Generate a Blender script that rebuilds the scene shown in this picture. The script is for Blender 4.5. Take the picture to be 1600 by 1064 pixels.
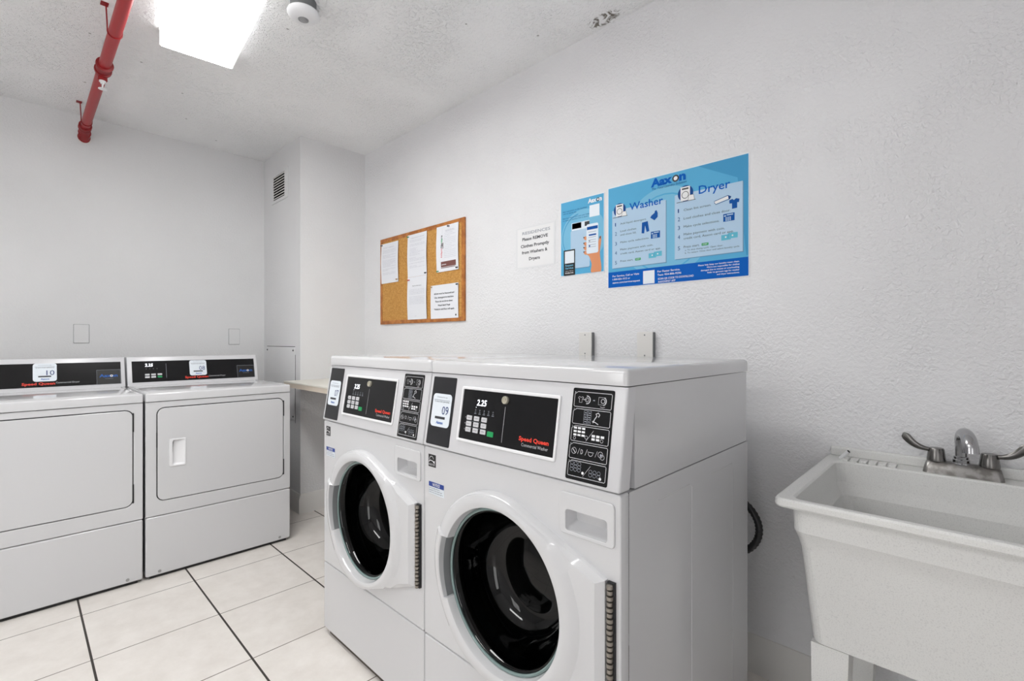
import bpy, bmesh, math, random
from mathutils import Matrix, Vector
random.seed(7)
PI = math.pi
D = bpy.data
scene = bpy.context.scene
for o in list(D.objects):
    D.objects.remove(o)
COL = scene.collection

# ------------------------------------------------------------------ camera
FOC, CYP, TH, HC = 747.6, 533.3, 0.7683, 1.163
cam = D.cameras.new('camera')
cam.sensor_width = 36.0
cam.lens = FOC / 1600 * 36.0
cam.shift_y = (CYP - 532) / 1600
cam.clip_start = 0.02
camo = D.objects.new('camera', cam)
COL.objects.link(camo)
camo.location = (0, 0, HC)
camo.rotation_euler = (PI / 2, 0, TH)
scene.camera = camo

# ------------------------------------------------------------------ world, exposure
w = D.worlds.new('world')
w.use_nodes = True
w.node_tree.nodes['Background'].inputs[0].default_value = (1, 1, 1, 1)
w.node_tree.nodes['Background'].inputs[1].default_value = 3.2
scene.world = w
scene.view_settings.view_transform = 'Standard'
scene.view_settings.look = 'None'
scene.view_settings.gamma = 1.0
scene.view_settings.use_curve_mapping = False
scene.view_settings.exposure = 0.60
LAMP = 14.0          # emission of the lens of the ceiling lamp
LAMP_FILL = 12.0  # unseen lamp behind the camera, added as fill light

# ------------------------------------------------------------------ materials
def lin(c):
    c = c / 255.0
    return c / 12.92 if c <= 0.04045 else ((c + 0.055) / 1.055) ** 2.4

def rgb(r, g, b):
    return (lin(r), lin(g), lin(b), 1.0)

MATS = {}
def mat(name, col, rough=0.5, metal=0.0, coat=0.0, emit=None, estr=0.0, spec=0.5):
    m = D.materials.new(name)
    m.use_nodes = True
    b = m.node_tree.nodes['Principled BSDF']
    b.inputs['Base Color'].default_value = rgb(*col)
    b.inputs['Roughness'].default_value = rough
    b.inputs['Metallic'].default_value = metal
    b.inputs['Specular IOR Level'].default_value = spec
    b.inputs['Coat Weight'].default_value = coat
    b.inputs['Coat Roughness'].default_value = 0.08
    if emit:
        b.inputs['Emission Color'].default_value = rgb(*emit)
        b.inputs['Emission Strength'].default_value = estr
    MATS[name] = m
    return m

class NT:
    def __init__(s, m):
        s.t = m.node_tree
        s.b = s.t.nodes['Principled BSDF']
    def n(s, typ, **kw):
        x = s.t.nodes.new(typ)
        for k, v in kw.items():
            if k.startswith('i_'):
                key = k[2:]
                key = int(key) if key.isdigit() else key
                x.inputs[key].default_value = v
            else:
                setattr(x, k, v)
        return x
    def l(s, a, b):
        s.t.links.new(a, b)
    def math(s, op, a, b=None):
        x = s.t.nodes.new('ShaderNodeMath')
        x.operation = op
        for i, v in enumerate((a, b)):
            if v is None:
                continue
            if isinstance(v, (int, float)):
                x.inputs[i].default_value = v
            else:
                s.l(v, x.inputs[i])
        return x.outputs[0]
    def ramp(s, src, p0, p1, c0=(0, 0, 0, 1), c1=(1, 1, 1, 1)):
        r = s.t.nodes.new('ShaderNodeValToRGB')
        r.color_ramp.elements[0].position = p0
        r.color_ramp.elements[1].position = p1
        r.color_ramp.elements[0].color = c0
        r.color_ramp.elements[1].color = c1
        s.l(src, r.inputs[0])
        return r.outputs[0]
    def mix(s, f, a, b):
        x = s.t.nodes.new('ShaderNodeMix')
        x.data_type = 'RGBA'
        if isinstance(f, (int, float)):
            x.inputs[0].default_value = f
        else:
            s.l(f, x.inputs[0])
        for i, v in ((6, a), (7, b)):
            if isinstance(v, tuple):
                x.inputs[i].default_value = v
            else:
                s.l(v, x.inputs[i])
        return x.outputs[2]

def bump(nt, h, dist, strength=1.0):
    b = nt.n('ShaderNodeBump')
    b.inputs['Strength'].default_value = strength
    b.inputs['Distance'].default_value = dist
    nt.l(h, b.inputs['Height'])
    nt.l(b.outputs[0], nt.b.inputs['Normal'])

def plaster(name, col, scale, dist, lo=0.42, hi=0.62, rough=0.55, fine=0.35):
    m = mat(name, col, rough)
    t = NT(m)
    tc = t.n('ShaderNodeTexCoord')
    n1 = t.n('ShaderNodeTexNoise', i_Scale=scale, i_Detail=2.5, i_Distortion=0.5)
    t.l(tc.outputs['Object'], n1.inputs['Vector'])
    n2 = t.n('ShaderNodeTexNoise', i_Scale=scale * 2.9, i_Detail=2.0)
    t.l(tc.outputs['Object'], n2.inputs['Vector'])
    r = t.ramp(n1.outputs[0], lo, hi)
    h = t.math('ADD', r, t.math('MULTIPLY', n2.outputs[0], fine))
    n3 = t.n('ShaderNodeTexNoise', i_Scale=1.3, i_Detail=4.0)
    t.l(tc.outputs['Object'], n3.inputs['Vector'])
    n4 = t.n('ShaderNodeTexNoise', i_Scale=2.6, i_Detail=5.0, i_Distortion=1.0)
    t.l(tc.outputs['Object'], n4.inputs['Vector'])
    h = t.math('MULTIPLY', h, t.ramp(n4.outputs[0], 0.36, 0.60, (.35, .35, .35, 1)))
    bump(t, h, dist)
    c = rgb(*col)
    d = tuple(v * 0.94 for v in c[:3]) + (1,)
    cc = t.mix(t.ramp(n3.outputs[0], 0.35, 0.65), c, d)
    t.l(cc, t.b.inputs['Base Color'])
    return m, t, tc, cc

plaster('wall paint', (230, 230, 232), 95, 0.0017, 0.36, 0.66)
plaster('wall paint smooth', (226, 226, 227), 90, 0.0006)
m, t, tc, cc = plaster('ceiling popcorn', (248, 248, 249), 80, 0.0044, 0.48, 0.70, 0.8, 0.5)
# sparse dark specks in the popcorn, plus the stained, peeling patch by the back wall
v = t.n('ShaderNodeTexVoronoi', i_Scale=6.0)
t.l(tc.outputs['Object'], v.inputs['Vector'])
sp = t.math('LESS_THAN', v.outputs['Distance'], 0.035)
c2 = t.mix(t.math('MULTIPLY', sp, 0.55), cc, rgb(95, 90, 86))
vm = t.n('ShaderNodeVectorMath', operation='SUBTRACT')
t.l(tc.outputs['Object'], vm.inputs[0])
vm.inputs[1].default_value = (-1.15, 1.76, 2.553)
sc_ = t.n('ShaderNodeVectorMath', operation='MULTIPLY')
t.l(vm.outputs[0], sc_.inputs[0])
sc_.inputs[1].default_value = (7.5, 16.0, 1.0)
ln = t.n('ShaderNodeVectorMath', operation='LENGTH')
t.l(sc_.outputs[0], ln.inputs[0])
n5 = t.n('ShaderNodeTexNoise', i_Scale=22.0, i_Detail=5.0, i_Distortion=2.0)
t.l(tc.outputs['Object'], n5.inputs['Vector'])
msk = t.math('LESS_THAN', t.math('ADD', ln.outputs['Value'], n5.outputs[0]), 1.15)
c3 = t.mix(t.math('MULTIPLY', msk, t.ramp(n5.outputs[0], 0.48, 0.6)), c2, rgb(120, 114, 106))
t.l(c3, t.b.inputs['Base Color'])

TS, TX, TY = 0.41, -2.7237, 0.19
m = mat('floor tile', (226, 221, 215), 0.32)
t = NT(m)
tc = t.n('ShaderNodeTexCoord')
sx = t.n('ShaderNodeSeparateXYZ')
t.l(tc.outputs['Object'], sx.inputs[0])
def groove(o, off, half):
    u = t.math('DIVIDE', t.math('SUBTRACT', o, off), TS)
    f = t.math('ABSOLUTE', t.math('SUBTRACT', t.math('FRACT', t.math('ADD', u, 0.5)), 0.5))
    return t.math('LESS_THAN', f, half / TS)
gy = groove(sx.outputs[1], TY, 0.0036)
gx = groove(sx.outputs[0], TX, 0.0021)
n1 = t.n('ShaderNodeTexNoise', i_Scale=9.0, i_Detail=6.0, i_Roughness=0.65)
t.l(tc.outputs['Object'], n1.inputs['Vector'])
base = t.mix(t.ramp(n1.outputs[0], 0.35, 0.7), rgb(236, 231, 226), rgb(224, 218, 212))
c = t.mix(gx, base, rgb(112, 102, 94))
c = t.mix(gy, c, rgb(62, 57, 53))
t.l(c, t.b.inputs['Base Color'])
g = t.math('MAXIMUM', gx, gy)
t.l(t.math('ADD', t.math('MULTIPLY', g, 0.5), 0.30), t.b.inputs['Roughness'])
bump(t, t.math('SUBTRACT', 1.0, g), 0.0015)

mat('enamel', (209, 209, 211), 0.10, coat=0.3)
mat('enamel matte', (210, 210, 213), 0.26)
mat('trim paint', (224, 222, 219), 0.45)
mat('white plastic', (232, 232, 234), 0.35)
mat('charcoal plastic', (36, 36, 39), 0.35, spec=0.35)
mat('black panel', (17, 17, 19), 0.22, spec=0.3)
mat('black', (14, 14, 15), 0.4)
mat('gap', (38, 38, 40), 0.8)
mat('painted kick shade', (74, 66, 60), 0.7)  # brown stands in for the shadow under the washer front
mat('void', (4, 4, 4), 0.9, spec=0.0)
mat('rubber', (20, 20, 21), 0.55)
mat('rim glass', (128, 148, 146), 0.12)
mat('hose rubber', (40, 40, 42), 0.45)
mat('drum steel', (84, 84, 86), 0.5, metal=0.3)
mat('grey recess', (132, 134, 136), 0.45)
mat('hinge steel', (150, 144, 136), 0.35, metal=0.9)
mat('chrome', (178, 178, 180), 0.16, metal=1.0)
mat('aged chrome', (118, 116, 114), 0.25, metal=1.0)
mat('brass key', (206, 202, 186), 0.35, metal=0.7)
mat('red pipe', (162, 16, 24), 0.4, coat=0.05)
mat('red fitting', (138, 8, 16), 0.45)
mat('galvanised', (165, 166, 166), 0.4, metal=0.8)
mat('sticker', (226, 233, 240), 0.4)
mat('grey ink', (150, 155, 165), 0.6)
mat('dark ink', (52, 54, 60), 0.6)
mat('navy ink', (45, 62, 120), 0.6)
mat('blue ink', (28, 92, 175), 0.6)
mat('notice blue', (35, 62, 140), 0.5)
mat('red ink', (226, 62, 44), 0.5)
mat('white ink', (232, 232, 235), 0.5)
mat('light grey ink', (190, 190, 194), 0.5)
mat('button', (205, 205, 208), 0.4)
mat('green', (20, 150, 84), 0.4)
mat('led', (255, 255, 255), 0.5, emit=(235, 240, 255), estr=1.6)
mat('poster blue', (88, 170, 212), 0.6, spec=0.2)
mat('poster pale', (120, 186, 218), 0.6, spec=0.2)
mat('poster deep', (70, 152, 198), 0.6, spec=0.2)
mat('poster band', (0, 92, 184), 0.6, spec=0.15)
mat('poster card', (176, 203, 226), 0.6, spec=0.2)
mat('poster shadow', (92, 140, 176), 0.45)
mat('poster text', (22, 70, 136), 0.6, spec=0.15)
mat('poster icon', (16, 82, 160), 0.6, spec=0.15)
mat('card teal', (100, 184, 208), 0.6, spec=0.2)
mat('phone white', (220, 230, 240), 0.45)
mat('skin print', (218, 146, 104), 0.6, spec=0.2)
mat('brown ink', (120, 76, 72), 0.6)
mat('pink ink', (220, 120, 130), 0.6)
mat('paper', (232, 234, 240), 0.6)
mat('paper warm', (230, 230, 231), 0.6)
mat('faded ink', (168, 170, 182), 0.7)
mat('plastic sleeve', (222, 223, 225), 0.3)
mat('pin green', (70, 140, 90), 0.35)
mat('pin red', (190, 60, 60), 0.35)
mat('pin black', (30, 34, 42), 0.35)
mat('pin gold', (176, 140, 84), 0.35)
mat('counter laminate', (222, 219, 210), 0.4)
mat('counter edge', (206, 194, 180), 0.5)
mat('underside board', (150, 128, 110), 0.7)
mat('lamp housing', (236, 236, 236), 0.4)
mat('lens grey', (150, 150, 152), 0.3)
mat('sensor base', (110, 112, 114), 0.5)
m = mat('lamp lens', (245, 245, 245), 0.4, emit=(253, 254, 252), estr=LAMP)
m = mat('lamp lens side', (245, 245, 245), 0.4, emit=(253, 254, 252), estr=LAMP * 0.05)
m = mat('lamp lens fill', (245, 245, 245), 0.4, emit=(253, 254, 252), estr=LAMP_FILL)

def noisy(name, c1, c2, scale, rough, lo=0.4, hi=0.6, stretch=(1, 1, 1), detail=4.0, bmp=0.0):
    m = mat(name, c1, rough)
    t = NT(m)
    tc = t.n('ShaderNodeTexCoord')
    mp = t.n('ShaderNodeMapping')
    mp.inputs['Scale'].default_value = stretch
    t.l(tc.outputs['Object'], mp.inputs[0])
    n = t.n('ShaderNodeTexNoise', i_Scale=scale, i_Detail=detail)
    t.l(mp.outputs[0], n.inputs['Vector'])
    t.l(t.mix(t.ramp(n.outputs[0], lo, hi), rgb(*c1), rgb(*c2)), t.b.inputs['Base Color'])
    if bmp:
        bump(t, n.outputs[0], bmp)
    return m
noisy('cork', (206, 156, 84), (184, 130, 62), 160, 0.85, bmp=0.001)
noisy('oak frame', (190, 122, 56), (160, 94, 38), 30, 0.45, stretch=(1, 1, 1))
noisy('sink plastic', (222, 222, 220), (196, 196, 195), 420, 0.40, 0.52, 0.80)
noisy('worn chrome', (146, 144, 142), (112, 109, 106), 45, 0.3)
MATS['worn chrome'].node_tree.nodes['Principled BSDF'].inputs['Metallic'].default_value = 1.0

def glass_mat(name, tint, rough=0.03, fres=0.035):
    m = D.materials.new(name)
    m.use_nodes = True
    nt = m.node_tree
    nt.nodes.clear()
    out = nt.nodes.new('ShaderNodeOutputMaterial')
    mx = nt.nodes.new('ShaderNodeMixShader')
    tr = nt.nodes.new('ShaderNodeBsdfTransparent')
    tr.inputs[0].default_value = rgb(*tint)
    gl = nt.nodes.new('ShaderNodeBsdfGlossy')
    gl.inputs['Roughness'].default_value = rough
    lw = nt.nodes.new('ShaderNodeLayerWeight')
    lw.inputs[0].default_value = 0.5
    pw = nt.nodes.new('ShaderNodeMath')
    pw.operation = 'POWER'
    pw.inputs[1].default_value = 4.0
    ma = nt.nodes.new('ShaderNodeMath')
    ma.operation = 'MULTIPLY_ADD'
    ma.inputs[1].default_value = 0.6
    ma.inputs[2].default_value = fres
    nt.links.new(lw.outputs['Facing'], pw.inputs[0])
    nt.links.new(pw.outputs[0], ma.inputs[0])
    nt.links.new(ma.outputs[0], mx.inputs[0])
    nt.links.new(tr.outputs[0], mx.inputs[1])
    nt.links.new(gl.outputs[0], mx.inputs[2])
    nt.links.new(mx.outputs[0], out.inputs[0])
    MATS[name] = m
glass_mat('dark glass', (84, 90, 92))
glass_mat('glass edge', (120, 168, 166), 0.1, 0.06)

# ------------------------------------------------------------------ mesh helpers
def finish(me, smooth=35):
    if smooth:
        for p in me.polygons:
            p.use_smooth = True
        me.set_sharp_from_angle(angle=math.radians(smooth))
    return me

def link(name, me, mats=None, parent=None, loc=None):
    o = D.objects.new(name, me)
    COL.objects.link(o)
    if mats:
        for x in ([mats] if isinstance(mats, str) else mats):
            me.materials.append(MATS[x])
    if parent:
        o.parent = parent
    if loc:
        o.location = loc
    return o

def obj(name, bm, mats, parent=None, smooth=35, recalc=True):
    if recalc:
        bmesh.ops.recalc_face_normals(bm, faces=bm.faces)
    me = D.meshes.new(name)
    bm.to_mesh(me)
    bm.free()
    finish(me, smooth)
    return link(name, me, mats, parent)

def empty(name, loc, rz=0.0):
    o = D.objects.new(name, None)
    o.empty_display_size = 0.1
    o.location = loc
    o.rotation_euler = (0, 0, rz)
    COL.objects.link(o)
    return o

def tag(o, label, cat, group=None):
    o['label'] = label
    o['category'] = cat
    if group:
        o['group'] = group
    return o

def struct(o):
    o['kind'] = 'structure'
    return o

def merge(bm, tmp):
    me = D.meshes.new('tmp')
    tmp.to_mesh(me)
    tmp.free()
    bm.from_mesh(me)
    D.meshes.remove(me)

def box(bm, x0, x1, y0, y1, z0, z1, bev=0.0, seg=2, mi=0, edges=None, drop=None):
    t = bmesh.new()
    vs = [t.verts.new((x, y, z)) for x in (x0, x1) for y in (y0, y1) for z in (z0, z1)]
    F = [(0, 1, 3, 2), (4, 6, 7, 5), (0, 4, 5, 1), (2, 3, 7, 6), (0, 2, 6, 4), (1, 5, 7, 3)]
    names = ['-x', '+x', '-y', '+y', '-z', '+z']
    for nm, f in zip(names, F):
        if drop and nm in drop:
            continue
        fc = t.faces.new([vs[i] for i in f])
        fc.material_index = mi
    bmesh.ops.recalc_face_normals(t, faces=t.faces)
    if bev:
        es = [e for e in t.edges if edges is None or edges(e)]
        bmesh.ops.bevel(t, geom=es, offset=bev, segments=seg, profile=0.5, affect='EDGES')
    merge(bm, t)

def rrect(x0, x1, z0, z1, r, n=6):
    pts = []
    for cx, cz, a0 in ((x1 - r, z0 + r, -90), (x1 - r, z1 - r, 0), (x0 + r, z1 - r, 90), (x0 + r, z0 + r, 180)):
        for i in range(n + 1):
            a = math.radians(a0 + 90 * i / n)
            pts.append((cx + r * math.cos(a), cz + r * math.sin(a)))
    return pts

def circ(cx, cz, r, n=64):
    return [(cx + r * math.cos(2 * PI * i / n), cz + r * math.sin(2 * PI * i / n)) for i in range(n)]

FRONT = Matrix(((1, 0, 0, 0), (0, 0, -1, 0), (0, 1, 0, 0), (0, 0, 0, 1)))      # u->x, v->z, n->-y

def plate(loops, depth, bev=0.0, M=FRONT, off=0.0):
    """flat plate with holes; its front lies at n=off, its back at n=off-depth"""
    cu = D.curves.new('plate', 'CURVE')
    cu.dimensions = '2D'
    cu.fill_mode = 'BOTH'
    for lp in loops:
        s = cu.splines.new('POLY')
        s.points.add(len(lp) - 1)
        for p, q in zip(s.points, lp):
            p.co = (q[0], q[1], 0, 1)
        s.use_cyclic_u = True
    cu.extrude = depth / 2 - bev
    cu.bevel_depth = bev
    cu.bevel_resolution = 2
    cu.offset = -bev
    o = D.objects.new('plate', cu)
    COL.objects.link(o)
    me = D.meshes.new_from_object(o)
    D.objects.remove(o)
    D.curves.remove(cu)
    me.transform(M @ Matrix.Translation((0, 0, off - depth / 2)))
    me.materials.clear()
    return me

def plate_obj(name, loops, depth, bev, m, parent, M=FRONT, off=0.0):
    me = plate(loops, depth, bev, M, off)
    finish(me, 30)
    return link(name, me, m, parent)

def rings(bm, R, close=True, cap0=False, cap1=False, mi=0):
    V = [[bm.verts.new(p) for p in r] for r in R]
    n = len(R[0])
    for a, b in zip(V, V[1:]):
        for i in range(n if close else n - 1):
            j = (i + 1) % n
            f = bm.faces.new((a[i], a[j], b[j], b[i]))
            f.material_index = mi
    for c, r in ((cap0, V[0]), (cap1, V[-1])):
        if c:
            bm.faces.new(r).material_index = mi

def tube(bm, path, r, n=12, caps=True, mi=0, flat=1.0):
    P = [Vector(p) for p in path]
    rs = r if isinstance(r, (list, tuple)) else [r] * len(P)
    up = None
    R = []
    for i, p in enumerate(P):
        d = (P[min(i + 1, len(P) - 1)] - P[max(i - 1, 0)]).normalized()
        if up is None:
            up = Vector((0, 0, 1)) if abs(d.z) < 0.9 else Vector((1, 0, 0))
        s = d.cross(up).normalized()
        up = s.cross(d).normalized()
        rr = rs[i]
        rx, ry = rr if isinstance(rr, tuple) else (rr, rr * flat)
        R.append([p + s * (rx * math.cos(2 * PI * k / n)) + up * (ry * math.sin(2 * PI * k / n)) for k in range(n)])
    rings(bm, R, True, caps, caps, mi)

def lathe(bm, prof, M=Matrix(), n=48, cap0=False, cap1=False, mi=0):
    """prof = [(r, h)] revolved about local z of M"""
    R = [[M @ Vector((r * math.cos(2 * PI * k / n), r * math.sin(2 * PI * k / n), h)) for k in range(n)] for r, h in prof]
    rings(bm, R, True, cap0, cap1, mi)

def prism_x(bm, prof, x0, x1, mi=0):
    """prof = [(y, z)] extruded along x"""
    a = [bm.verts.new((x0, y, z)) for y, z in prof]
    b = [bm.verts.new((x1, y, z)) for y, z in prof]
    n = len(prof)
    bm.faces.new(a).material_index = mi
    bm.faces.new(b[::-1]).material_index = mi
    for i in range(n):
        j = (i + 1) % n
        bm.faces.new((a[i], b[i], b[j], a[j])).material_index = mi

def bezier(p, n=16):
    out = []
    p = [Vector(q) for q in p]
    for i in range(n + 1):
        u = i / n
        out.append(p[0] * (1 - u) ** 3 + p[1] * 3 * u * (1 - u) ** 2 + p[2] * 3 * u * u * (1 - u) + p[3] * u ** 3)
    return out

# ------------------------------------------------------------------ printed graphics
GL = {}
def glyphs(txt, bold=0.0, res=3):
    k = (txt, bold, res)
    if k not in GL:
        cu = D.curves.new('t', 'FONT')
        cu.body = txt
        cu.resolution_u = res
        cu.offset = bold
        o = D.objects.new('t', cu)
        COL.objects.link(o)
        me = D.meshes.new_from_object(o)
        D.objects.remove(o)
        D.curves.remove(cu)
        vs = [(v.co.x, v.co.y) for v in me.vertices]
        fs = [tuple(p.vertices) for p in me.polygons]
        D.meshes.remove(me)
        GL[k] = (vs, fs)
    return GL[k]
CAP = max(v[1] for v in glyphs('H')[0])

class Art:
    def __init__(s, step=0.0002):
        s.v, s.f, s.m, s.mats, s.step = [], [], [], [], step
    def mi(s, m):
        if m not in s.mats:
            s.mats.append(m)
        return s.mats.index(m)
    def add(s, vs, fs, m, l):
        b = len(s.v)
        s.v += [(x, y, l * s.step) for x, y in vs]
        for f in fs:
            s.f.append(tuple(i + b for i in f))
            s.m.append(s.mi(m))
        return s
    def poly(s, pts, m, l=1):
        return s.add(pts, [tuple(range(len(pts)))], m, l)
    def rect(s, u0, v0, u1, v1, m, l=1, r=0.0):
        if r:
            return s.poly(rrect(u0, u1, v0, v1, r, 5), m, l)
        return s.poly([(u0, v0), (u1, v0), (u1, v1), (u0, v1)], m, l)
    def strip(s, pts, wd, m, l=2, close=False):
        n = len(pts)
        A, B = [], []
        for i in range(n):
            p = Vector(pts[(i - 1) % n] if close or i else pts[0])
            q = Vector(pts[(i + 1) % n] if close or i < n - 1 else pts[-1])
            d = (q - p)
            if d.length < 1e-9:
                d = Vector((1, 0))
            d.normalize()
            nn = Vector((-d.y, d.x)) * wd / 2
            c = Vector(pts[i])
            A.append(tuple(c + nn))
            B.append(tuple(c - nn))
        fs = []
        for i in range(n if close else n - 1):
            j = (i + 1) % n
            fs.append((i, j, n + j, n + i))
        return s.add(A + B, fs, m, l)
    def disc(s, u, v, r, m, l=2, n=24):
        return s.poly(circ(u, v, r, n), m, l)
    def ring(s, u, v, r, wd, m, l=2, a0=0, a1=360, n=28):
        full = a1 - a0 >= 360
        k = n if full else n + 1
        return s.strip([(u + r * math.cos(math.radians(a0 + (a1 - a0) * i / n)), v + r * math.sin(math.radians(a0 + (a1 - a0) * i / n))) for i in range(k)], wd, m, l, full)
    def text(s, txt, u, v, h, m, w=None, align='l', bold=0.0, l=3, slant=0.0, res=2, rot=0.0):
        vs, fs = glyphs(txt, bold, res)
        if not vs:
            return s
        k = h / CAP
        x0 = min(p[0] for p in vs)
        x1 = max(p[0] for p in vs)
        kx = w / (x1 - x0) if w else k
        wd = (x1 - x0) * kx
        du = {'l': 0, 'c': -wd / 2, 'r': -wd}[align]
        c_, s_ = math.cos(rot), math.sin(rot)
        out = []
        for x, y in vs:
            a, b = (x - x0) * kx + du + slant * y * k, y * k
            out.append((u + a * c_ - b * s_, v + a * s_ + b * c_))
        return s.add(out, fs, m, l)
    def build(s, name, M, parent=None, off=0.0, card=None, cm=None):
        """card=(loop, thickness): a solid sheet under the print"""
        me = D.meshes.new(name)
        vs, fs, ms = list(s.v), list(s.f), list(s.m)
        mats = list(s.mats)
        if card:
            lp, th = card
            if cm not in mats:
                mats.append(cm)
            k = mats.index(cm)
            b, n = len(vs), len(lp)
            vs += [(x, y, 0) for x, y in lp] + [(x, y, -th) for x, y in lp]
            fs.append(tuple(range(b, b + n)))
            fs.append(tuple(range(b + 2 * n - 1, b + n - 1, -1)))
            ms += [k, k]
            for i in range(n):
                j = (i + 1) % n
                fs.append((b + i, b + n + i, b + n + j, b + j))
                ms.append(k)
        me.from_pydata(vs, [], fs)
        me.polygons.foreach_set('material_index', ms)
        me.transform(M @ Matrix.Translation((0, 0, off)))
        me.update()
        return link(name, me, mats, parent)

def RR(u0, u1, v0, v1, r=0.0):
    return rrect(u0, u1, v0, v1, r, 5) if r else [(u0, v0), (u1, v0), (u1, v1), (u0, v1)]

# ================================================================== ROOM
XL, YB, ZC = -3.954, 1.808, 2.553          # left wall, back wall, ceiling
XR, YF = 1.4, -2.3
CX, CY = -3.2747, 1.3314                   # corner chase

def slab(name, x0, x1, y0, y1, z0, z1, m):
    bm = bmesh.new()
    box(bm, x0, x1, y0, y1, z0, z1)
    return struct(obj(name, bm, m, smooth=0))
slab('floor', XL - .1, XR + .1, YF - .1, YB + .1, -0.1, 0, 'floor tile')
slab('ceiling', XL - .1, XR + .1, YF - .1, YB + .1, ZC, ZC + .1, 'ceiling popcorn')
slab('wall_left', XL - .1, XL, YF, YB, 0, ZC, 'wall paint smooth')
slab('wall_back', XL - .1, XR + .1, YB, YB + .1, 0, ZC, 'wall paint')
bm = bmesh.new()          # right wall with an unseen open doorway added for fill light
box(bm, XR, XR + .1, YF, -2.05, 0, ZC)
box(bm, XR, XR + .1, -1.10, YB, 0, ZC)
box(bm, XR, XR + .1, -2.05, -1.10, 2.06, ZC)
struct(obj('wall_right', bm, 'wall paint', smooth=0))
bm = bmesh.new()
box(bm, XR - .015, XR + .1, -2.05, -2.01, 0, 2.06)
box(bm, XR - .015, XR + .1, -1.14, -1.10, 0, 2.06)
box(bm, XR - .015, XR + .1, -2.05, -1.10, 2.02, 2.06)
struct(obj('fill_doorway_trim_1', bm, 'trim paint', smooth=0))  # frame of the added fill-light doorway
bm = bmesh.new()          # front wall behind the camera, with a window added for fill light
wx0, wx1, wz0, wz1 = -1.9, -1.0, 1.0, 2.2
box(bm, XL - .1, wx0, YF - .1, YF, 0, ZC)
box(bm, wx1, XR + .1, YF - .1, YF, 0, ZC)
box(bm, wx0, wx1, YF - .1, YF, 0, wz0)
box(bm, wx0, wx1, YF - .1, YF, wz1, ZC)
struct(obj('wall_front', bm, 'wall paint', smooth=0))
bm = bmesh.new()
for x in (wx0, (wx0 + wx1) / 2 - .02, wx1 - .04):
    box(bm, x, x + .04, YF - .07, YF - .03, wz0, wz1)
for z in (wz0, wz1 - .04):
    box(bm, wx0, wx1, YF - .07, YF - .03, z, z + .04)
struct(obj('fill_window_1', bm, 'trim paint', smooth=0))  # frame of the added fill-light window
slab('wall_corner', XL, CX, CY, YB, 0, ZC, 'wall paint smooth')

def baseboard(name, p0, p1, nrm):
    """moulding from p0 to p1 (xy) standing out along nrm"""
    bm = bmesh.new()
    prof = [(0, 0), (.014, 0), (.014, .100), (.011, .108), (.009, .122), (.005, .130), (0, .131)]
    a = [bm.verts.new((p0[0] + nrm[0] * d, p0[1] + nrm[1] * d, z)) for d, z in prof]
    b = [bm.verts.new((p1[0] + nrm[0] * d, p1[1] + nrm[1] * d, z)) for d, z in prof]
    n = len(prof)
    for i in range(n):
        j = (i + 1) % n
        bm.faces.new((a[i], b[i], b[j], a[j]))
    bm.faces.new(a)
    bm.faces.new(b[::-1])
    return struct(obj(name, bm, 'trim paint'))
baseboard('baseboard_back', (CX + .014, YB), (XR, YB), (0, -1))
baseboard('baseboard_corner', (CX, CY), (CX, YB), (1, 0))
baseboard('baseboard_chase', (XL + .014, CY), (CX + .014, CY), (0, -1))
baseboard('baseboard_left', (XL, YF), (XL, CY), (1, 0))

def wallM(x, z, y=YB):      # back wall frame at (x, z)
    return Matrix.Translation((x, y, z)) @ FRONT

# ================================================================== WASHERS
WW, WX9, WX7, WY = 0.6795, -1.1975, -1.8785, 0.857
V0, V1 = Vector((0, -.0068, .8505)), Vector((0, .0286, 1.0665))
VD = (V1 - V0).normalized()
ND = Vector((1, 0, 0)).cross(VD)
CM = Matrix(((1, VD.x * 0, ND.x, 0), (0, VD.y, ND.y, V0.y), (0, VD.z, ND.z, V0.z), (0, 0, 0, 1)))
def cz(z):
    return (z - V0.z) / VD.z

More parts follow.
